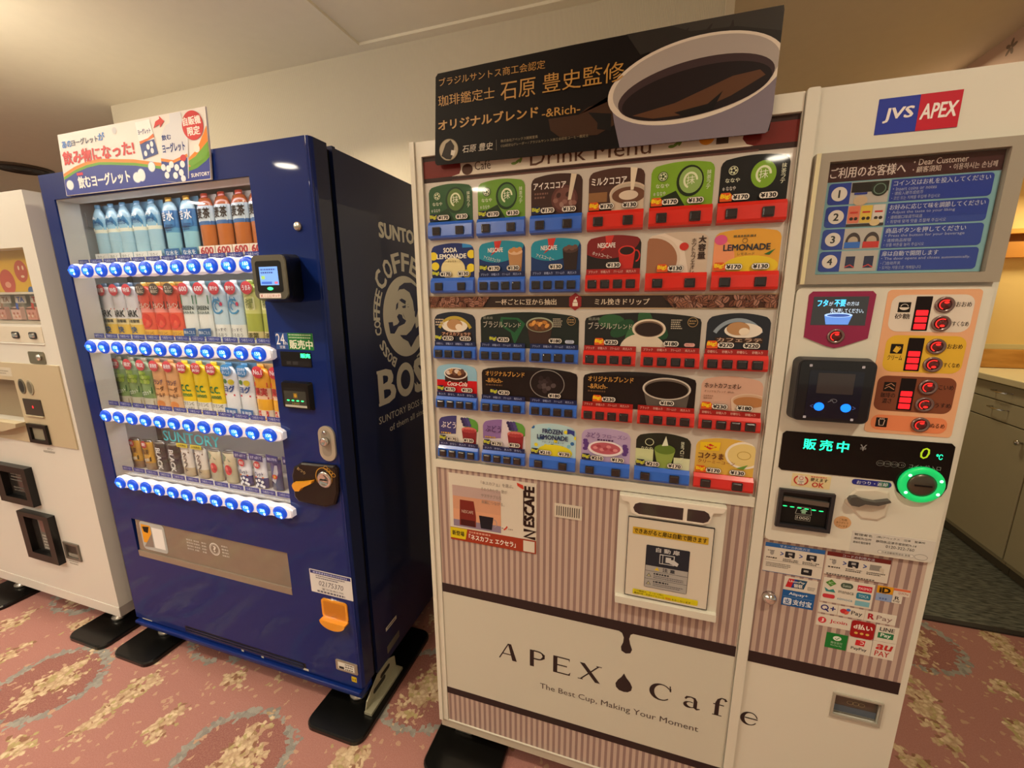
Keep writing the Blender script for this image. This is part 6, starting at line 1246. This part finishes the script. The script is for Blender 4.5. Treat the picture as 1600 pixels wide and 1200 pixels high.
# coin outlet
mb = MB(front(-.003)); mb.plate(1.0325, .496, 1.1285, .562, [(1.037, .504, 1.124, .558)], 0, .004, mat('a39c8e', .4)); mb.slab(rr_pts(1.036, .500, 1.125, .559), -.03, -.025, BLACK); mb.build('coin_outlet_frame', cv)
mb = MB(front(.004)); mb.slab(rr_pts(1.0375, .5045, 1.1235, .5575), -.002, 0, mat('4a4238', .2, coat=.7)); mb.base = .0003; mb.rect(1.038, .506, 1.123, .524, '56606c', 1); [mb.ring(1.071+.011*k, .536, .0065, .005, .0008, '9a8c6a', 2, 16) for k in range(3)]; mb.rect(1.0375, .5045, 1.1235, .507, '8a8478', 2); mb.build('coin_outlet_flap', cv)
mb = MB()
for xx in (.06, 1.08):
    for yy in (.07, .68): mb.box(xx-.03, xx+.03, yy-.03, yy+.03, .0205 if yy < .4 else .0012, .034 if yy < .4 else .02, STEEL, .002); mb.lathe([(.012, 0), (.012, .052)], (xx, yy, .03), STEEL, 14)
mb.box(.012, .10, .05, .054, .042, .078, mat('8a8470', .5, metal=.5)); mb.build('caster', cv)

# banner of the coffee machine
bn = thing('advertising_board', (.42, -.006, 1.76), 'large black coffee banner with gold lettering and white cup on top of coffee machine', 'sign')
ol = [(.070, 1.782), (.0705, 1.775), (.075, 1.7715), (.30, 1.768), (.52, 1.7655), (.765, 1.7635), (.7715, 1.768), (.7735, 1.80), (.7745, 1.962), (.773, 1.970), (.60, 1.9705), (.40, 1.9695), (.20, 1.9655), (.086, 1.9625), (.080, 1.956)]
mb = MB(front(-.0105)); mb.slab(ol, 0, .0015, mat('120d0d', .5, spec=.15)); mb.base = .0017; mb.clip = None
GOLD = mat('b8893a', .4); 
mb.text('ブラジルサントス商工会認定', .089, 1.935, .337, 1.9515, GOLD, 5, 0); mb.text('珈琲鑑定士', .085, 1.894, .223, 1.917, GOLD, 5, .005); mb.text('石原', .237, 1.887, .316, 1.922, GOLD, 5, .005); mb.text('豊史監修', .332, 1.888, .500, 1.924, GOLD, 12, .005)
mb.text('オリジナルブレンド', .083, 1.845, .322, 1.866, GOLD, 5, .03); mb.text('-&Rich-', .331, 1.842, .413, 1.858, GOLD, 5, .01)
mb.ell(.107, 1.8015, .0245, .0235, '8a7a5a', 4, 36); mb.ell(.107, 1.8015, .0232, .0222, 'b4aa92', 5, 36); mb.poly([(.088, 1.79), (.10, 1.815), (.113, 1.822), (.122, 1.808), (.118, 1.79), (.112, 1.78), (.10, 1.782)], '2c2620', 6); mb.poly([(.114, 1.80), (.125, 1.798), (.120, 1.787), (.112, 1.79)], 'd8d2c4', 7)
mb.text('石原 豊史', .141, 1.791, .216, 1.807, mat('cfc6b4', .4), 5, 0, slant=.15); mb.rect(.2253, 1.788, .2259, 1.810, '8a8478', 5); mb.text('株式会社アペックス開発室長', .236, 1.803, .322, 1.809, mat('8a7c5c', .4), 5); mb.text('CQI認定Qグレーダー / ブラジルサントス商工会認定コーヒー鑑定士', .236, 1.793, .432, 1.799, mat('8a7c5c', .4), 5)
# cup
CUPC = ink('948c92'); mb.clip = ol
body_ = [(.474, 1.862), (.49, 1.80), (.50, 1.763), (.76, 1.763), (.779, 1.85)]
mb.poly([(.474, 1.865), (.484, 1.815), (.498, 1.763), (.768, 1.763), (.775, 1.80), (.78, 1.87)], ink('7c7480'), 4)
def tell(cx, cz, rx, rz, m_, l, rot=.10, n=56): mb.ell(cx, cz, rx, rz, m_, l, n, rot)
tell(.627, 1.872, .158, .073, ink('d9cfc0'), 5); tell(.628, 1.874, .149, .066, ink('a79f98'), 6); tell(.63, 1.857, .140, .049, ink('3c2c2e'), 7); tell(.632, 1.850, .134, .042, ink('1c1113'), 8)
mb.poly([(.52, 1.822), (.60, 1.835), (.70, 1.868), (.745, 1.872), (.755, 1.862), (.70, 1.835), (.63, 1.812), (.56, 1.812)], ink('5a3a24'), 9); mb.poly([(.60, 1.818), (.66, 1.826), (.685, 1.845), (.67, 1.815), (.62, 1.808)], ink('0e0809'), 10)
mb.poly([(.50, 1.972), (.775, 1.972), (.775, 1.90), (.70, 1.93), (.60, 1.94), (.53, 1.93)], ink('2a2724'), 2.2); mb.poly([(.58, 1.972), (.775, 1.972), (.775, 1.93), (.70, 1.95), (.62, 1.955)], ink('3a3733'), 2.6)
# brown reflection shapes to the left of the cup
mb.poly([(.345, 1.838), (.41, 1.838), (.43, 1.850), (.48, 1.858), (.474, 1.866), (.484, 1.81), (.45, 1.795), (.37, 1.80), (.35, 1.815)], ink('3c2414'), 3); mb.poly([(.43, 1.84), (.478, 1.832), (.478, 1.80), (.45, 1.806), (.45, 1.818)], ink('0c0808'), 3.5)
for k in range(5):
    P_ = [(.545+.035*k+.008*math.sin(q*1.1+k), 1.925+.009*q) for q in range(5)]; mb.stroke(P_, [.002, .006, .009, .006, .002], ink('2b2624'), 4.5)
mb.build('panel', bn)

# ------------------------------------------------------------------ white snack machine on the left
WXR = -1.5657
sv = thing('snack_vending_machine', (-2.1, .4, 0), 'white vending machine with small snack window and black slots at left edge', 'vending machine')
WM = mat('dcdad2', .35, coat=.2); WG = mat('a39c96', .45); BEI = mat('bfb193', .4)
mb = MB(front(0)); mb.plate(-2.75, .137, WXR, 1.848, [(-2.72, 1.372, -1.6385, 1.655), (-2.72, .955, -1.899, 1.14)], -.05, 0, WM); mb.build('door', sv)
mb = MB(); mb.box(-2.75, WXR, .0505, .75, .137, 1.848, WG); mb.box(-2.745, WXR-.0005, .001, .75, .09, .1362, WG); mb.build('cabinet', sv)
mb = MB(front(0)); mb.slab(rr_pts(-2.747, .09, WXR, .1365), -.0008, .002, WM); mb.build('base_panel', sv)
mb = MB(front(.049)); mb.slab(rr_pts(-2.72, 1.372, -1.6385, 1.655), -.001, 0, ink('c9a838')); mb.base = .0004
mb.rect(-2.72, 1.50, -1.64, 1.62, 'd4a92c', 1); mb.rect(-2.72, 1.372, -1.64, 1.496, 'a8a290', 1)
mb.ell(-1.795, 1.575, .042, .042, 'b8523c', 3, 30); mb.ell(-1.805, 1.588, .006, .009, 'e2c9a8', 4, 10); mb.ell(-1.778, 1.588, .006, .009, 'e2c9a8', 4, 10); mb.ell(-1.790, 1.555, .012, .005, 'e2c9a8', 4, 12); mb.ell(-1.90, 1.535, .05, .05, 'b84a3a', 3, 30); mb.ell(-1.90, 1.525, .02, .012, 'd89a80', 4, 16)
mb.ell(-1.68, 1.54, .045, .05, '3f6238', 3, 30); mb.text('ポテト', -1.71, 1.525, -1.655, 1.555, 'b8c0a0', 4, .03, rot=-.9); mb.ell(-1.755, 1.500, .022, .016, '3a62a0', 4, 20); mb.build('window_poster', sv)
mb = MB(); mb.box(-2.72, -1.6385, .004, .048, 1.486, 1.494, mat('d6d0c0', .4)); mb.box(-2.72, -1.6385, .004, .048, 1.373, 1.384, mat('b4ae9e', .4)); mb.build('display_shelf', sv)
mb = MB(); mb.box(-2.719, -1.639, .0015, .003, 1.385, 1.654, GLASS); mb.build('window_glass', sv)
for k, (xx, cc, lab) in enumerate(((-1.90, ('c8988c', '8c6a54'), 'leftmost snack pack on the white machine lower display shelf'), (-1.80, ('d8b4a8', '3a5ab0'), 'snack pack with blue TA sign in the white machine window'), (-1.70, ('d09888', 'b83a2c'), 'snack pack with red TA sign in the white machine window'))):
    t = thing('snack_pack', (xx, .03, 1.3842), lab, 'snack')
    mb = MB(front(.02)); mb.taper(rr_pts(xx-.036, 1.385, xx+.034, 1.438, .004), rr_pts(xx-.030, 1.389, xx+.030, 1.434, .003), 0, .012, ink(cc[0])); mb.base = .0125
    for q in range(6): mb.ell(xx-.02+.008*q, 1.405+.008*math.sin(q*2), .006, .005, ['e2cdb8', 'b06a58', 'c98a70'][q % 3], 1+q*.1, 10)
    mb.rect(xx-.03, 1.428, xx+.03, 1.434, '6a4a3c', 2); mb.poly([(xx+.01, 1.434), (xx+.025, 1.425), (xx+.03, 1.45), (xx+.015, 1.455)], cc[1], 3); mb.build('pack', t)
    mb = MB(front(.03)); mb.slab(rr_pts(xx-.035, 1.452, xx+.035, 1.480), 0, .001, ink('c9c4b8')); mb.base = .0012; mb.text('TA', xx-.022, 1.457, xx+.022, 1.476, cc[1], 1, .05); mb.build('name_card', t)
mb = MB(front(0)); mb.slab(rr_pts(-2.7, 1.300, -1.642, 1.362), 0, .002, mat('d6cfbf', .4)); mb.slab(rr_pts(-2.7, 1.292, -1.642, 1.296), 0, .004, WM)
mb.build('button_rail', sv)
for xx, zz in ((-1.812, 1.3285), (-1.70, 1.3285)):
    mb = MB(front(-.002)); mb.slab(rr_pts(xx-.022, zz-.013, xx+.022, zz+.013, .008), 0, .004, CHAR); mb.taper(rr_pts(xx-.016, zz-.009, xx+.016, zz+.009, .006), rr_pts(xx-.012, zz-.006, xx+.012, zz+.006, .005), .004, .008, CHROME); mb.build('selection_button', sv)
mb = MB(front(0)); mb.slab(rr_pts(-1.764, 1.216, -1.662, 1.265, .008), 0, .003, mat('8c8672', .3, metal=.7)); mb.build('lock_plate', sv); mb = MB(); mb.lathe([(.012, 0), (.012, .008), (0, .01)], (-1.69, -.003, 1.243), CHROME, 18, 'y'); mb.build('lock_cylinder', sv)
mb = MB(front(0)); mb.plate(-2.70, .872, -1.586, 1.2135, [(-2.66, .955, -1.899, 1.14)], 0, .005, BEI); mb.slab(rr_pts(-2.66, 1.156, -1.902, 1.192), .005, .0055, ink('c9c2b0')); mb.base = .0056; mb.lines(-2.0, 1.165, -1.92, 1.18, 2, '9a9486', 1); cp_ = mb.build('control_panel', sv)
mb = MB(); mb.box(-2.72, -1.899, .0502, .06, .955, 1.14, mat('8f8068', .5)); mb.build('tray_recess', sv)
mb = MB(front(0)); pts = [(-2.66, .900), (-2.15, .903), (-2.0, .92), (-1.90, .945), (-1.895, .962), (-2.66, .962)]; mb.slab(pts, .0052, .035, BEI); mb.build('tray_lip', sv)
mb = MB(front(0)); e = .0052; mb.slab(el_pts(-1.851, 1.118, .022, .032, 18), e, .008, mat('6a6658', .4)); mb.slab(el_pts(-1.797, 1.116, .021, .031, 18), e, .008, mat('9a927c', .4)); mb.base = .0082; mb.ell(-1.851, 1.118, .016, .025, mat('2c2a26', .5), 1, 18); mb.ell(-1.797, 1.116, .015, .024, mat('6c6654', .5), 1, 18); mb.build('coin_slot', sv)
mb = MB(front(0)); mb.slab(rr_pts(-1.868, .997, -1.75, 1.067, .002), e, .008, mat('3a332c', .3, coat=.4)); mb.base = .0082; mb.text('0', -1.812, 1.028, -1.804, 1.040, glow(srgb('ff2430'), 2), 1, .02); mb.slab(rr_pts(-1.87, .993, -1.748, .997), e, .012, BEI); mb.build('price_display', sv)
mb = MB(front(0)); mb.plate(-1.876, .877, -1.747, .960, [(-1.856, .892, -1.765, .945)], e, .014, BLACK); mb.slab(rr_pts(-1.856, .892, -1.765, .945), e, .006, mat('8a8672', .5)); mb.build('reader_frame', sv)
mb = MB(front(0)); mb.base = .0002; mb.text('タスコー', -1.80, .846, -1.76, .855, '55514a', 1); mb.lines(-1.83, .834, -1.745, .842, 2, '6a665e', 1); mb.lines(-1.845, .30, -1.78, .318, 2, '9a968c', 1); mb.rect(-2.0, .282, -1.98, .298, 'b4aea0', 1); mb.build('small_print', sv)
def bin_(x0, z0, x1, z1, name, flip):
    mb = MB(front(0)); mb.plate(x0, z0, x1, z1, [(x0+.05, z0+.03, x1-.035, z1-.03)] if not flip else [(x0+.045, z0+.035, x1-.04, z1-.02)], 0, .025, BLACK); mb.slab(rr_pts(x0+.02, z0+.02, x1-.02, z1-.015), .0002, .002, mat('2c2a28', .2, coat=.5)); mb.base = .0021
    if flip: mb.rect(x0+.09, z0+.045, x1-.06, z1-.03, '6a6862', 1); mb.rect(x0+.10, z1-.10, x1-.07, z1-.035, '7a5a54', 2); mb.lines(x0+.10, z0+.05, x1-.07, z0+.12, 5, 'b8b6ae', 2)
    else: mb.rect(x0+.06, z0+.10, x1-.045, z0+.105, '6a6862', 1); mb.lines(x0+.07, z0+.115, x1-.06, z0+.135, 2, '8a8880', 2); mb.lines(x0+.07, z0+.05, x1-.06, z0+.07, 2, '6a6862', 2)
    mb.build(name, sv)
bin_(-2.192, .569, -1.950, .750, 'bill_slot', False); bin_(-2.098, .298, -1.872, .532, 'pickup_door', True)
mb = MB(front(0)); mb.plate(-1.850, .329, -1.747, .411, [(-1.838, .339, -1.759, .401)], 0, .006, mat('77726a', .35, metal=.5)); mb.slab(rr_pts(-1.84, .338, -1.758, .402), .0002, .001, mat('35332f', .3, metal=.4)); mb.base = .0012; mb.rect(-1.836, .341, -1.761, .358, '8a867c', 1); mb.build('coin_outlet', sv)
mb = MB()
for xx in (-1.68, -2.43):
    for yy in (.05, .68): mb.lathe([(.03, .0), (.03, .012), (.012, .016), (.012, .068)], (xx, yy, .0203 if yy < .5 else .001), STEEL, 16)
mb.build('leveling_foot', sv)
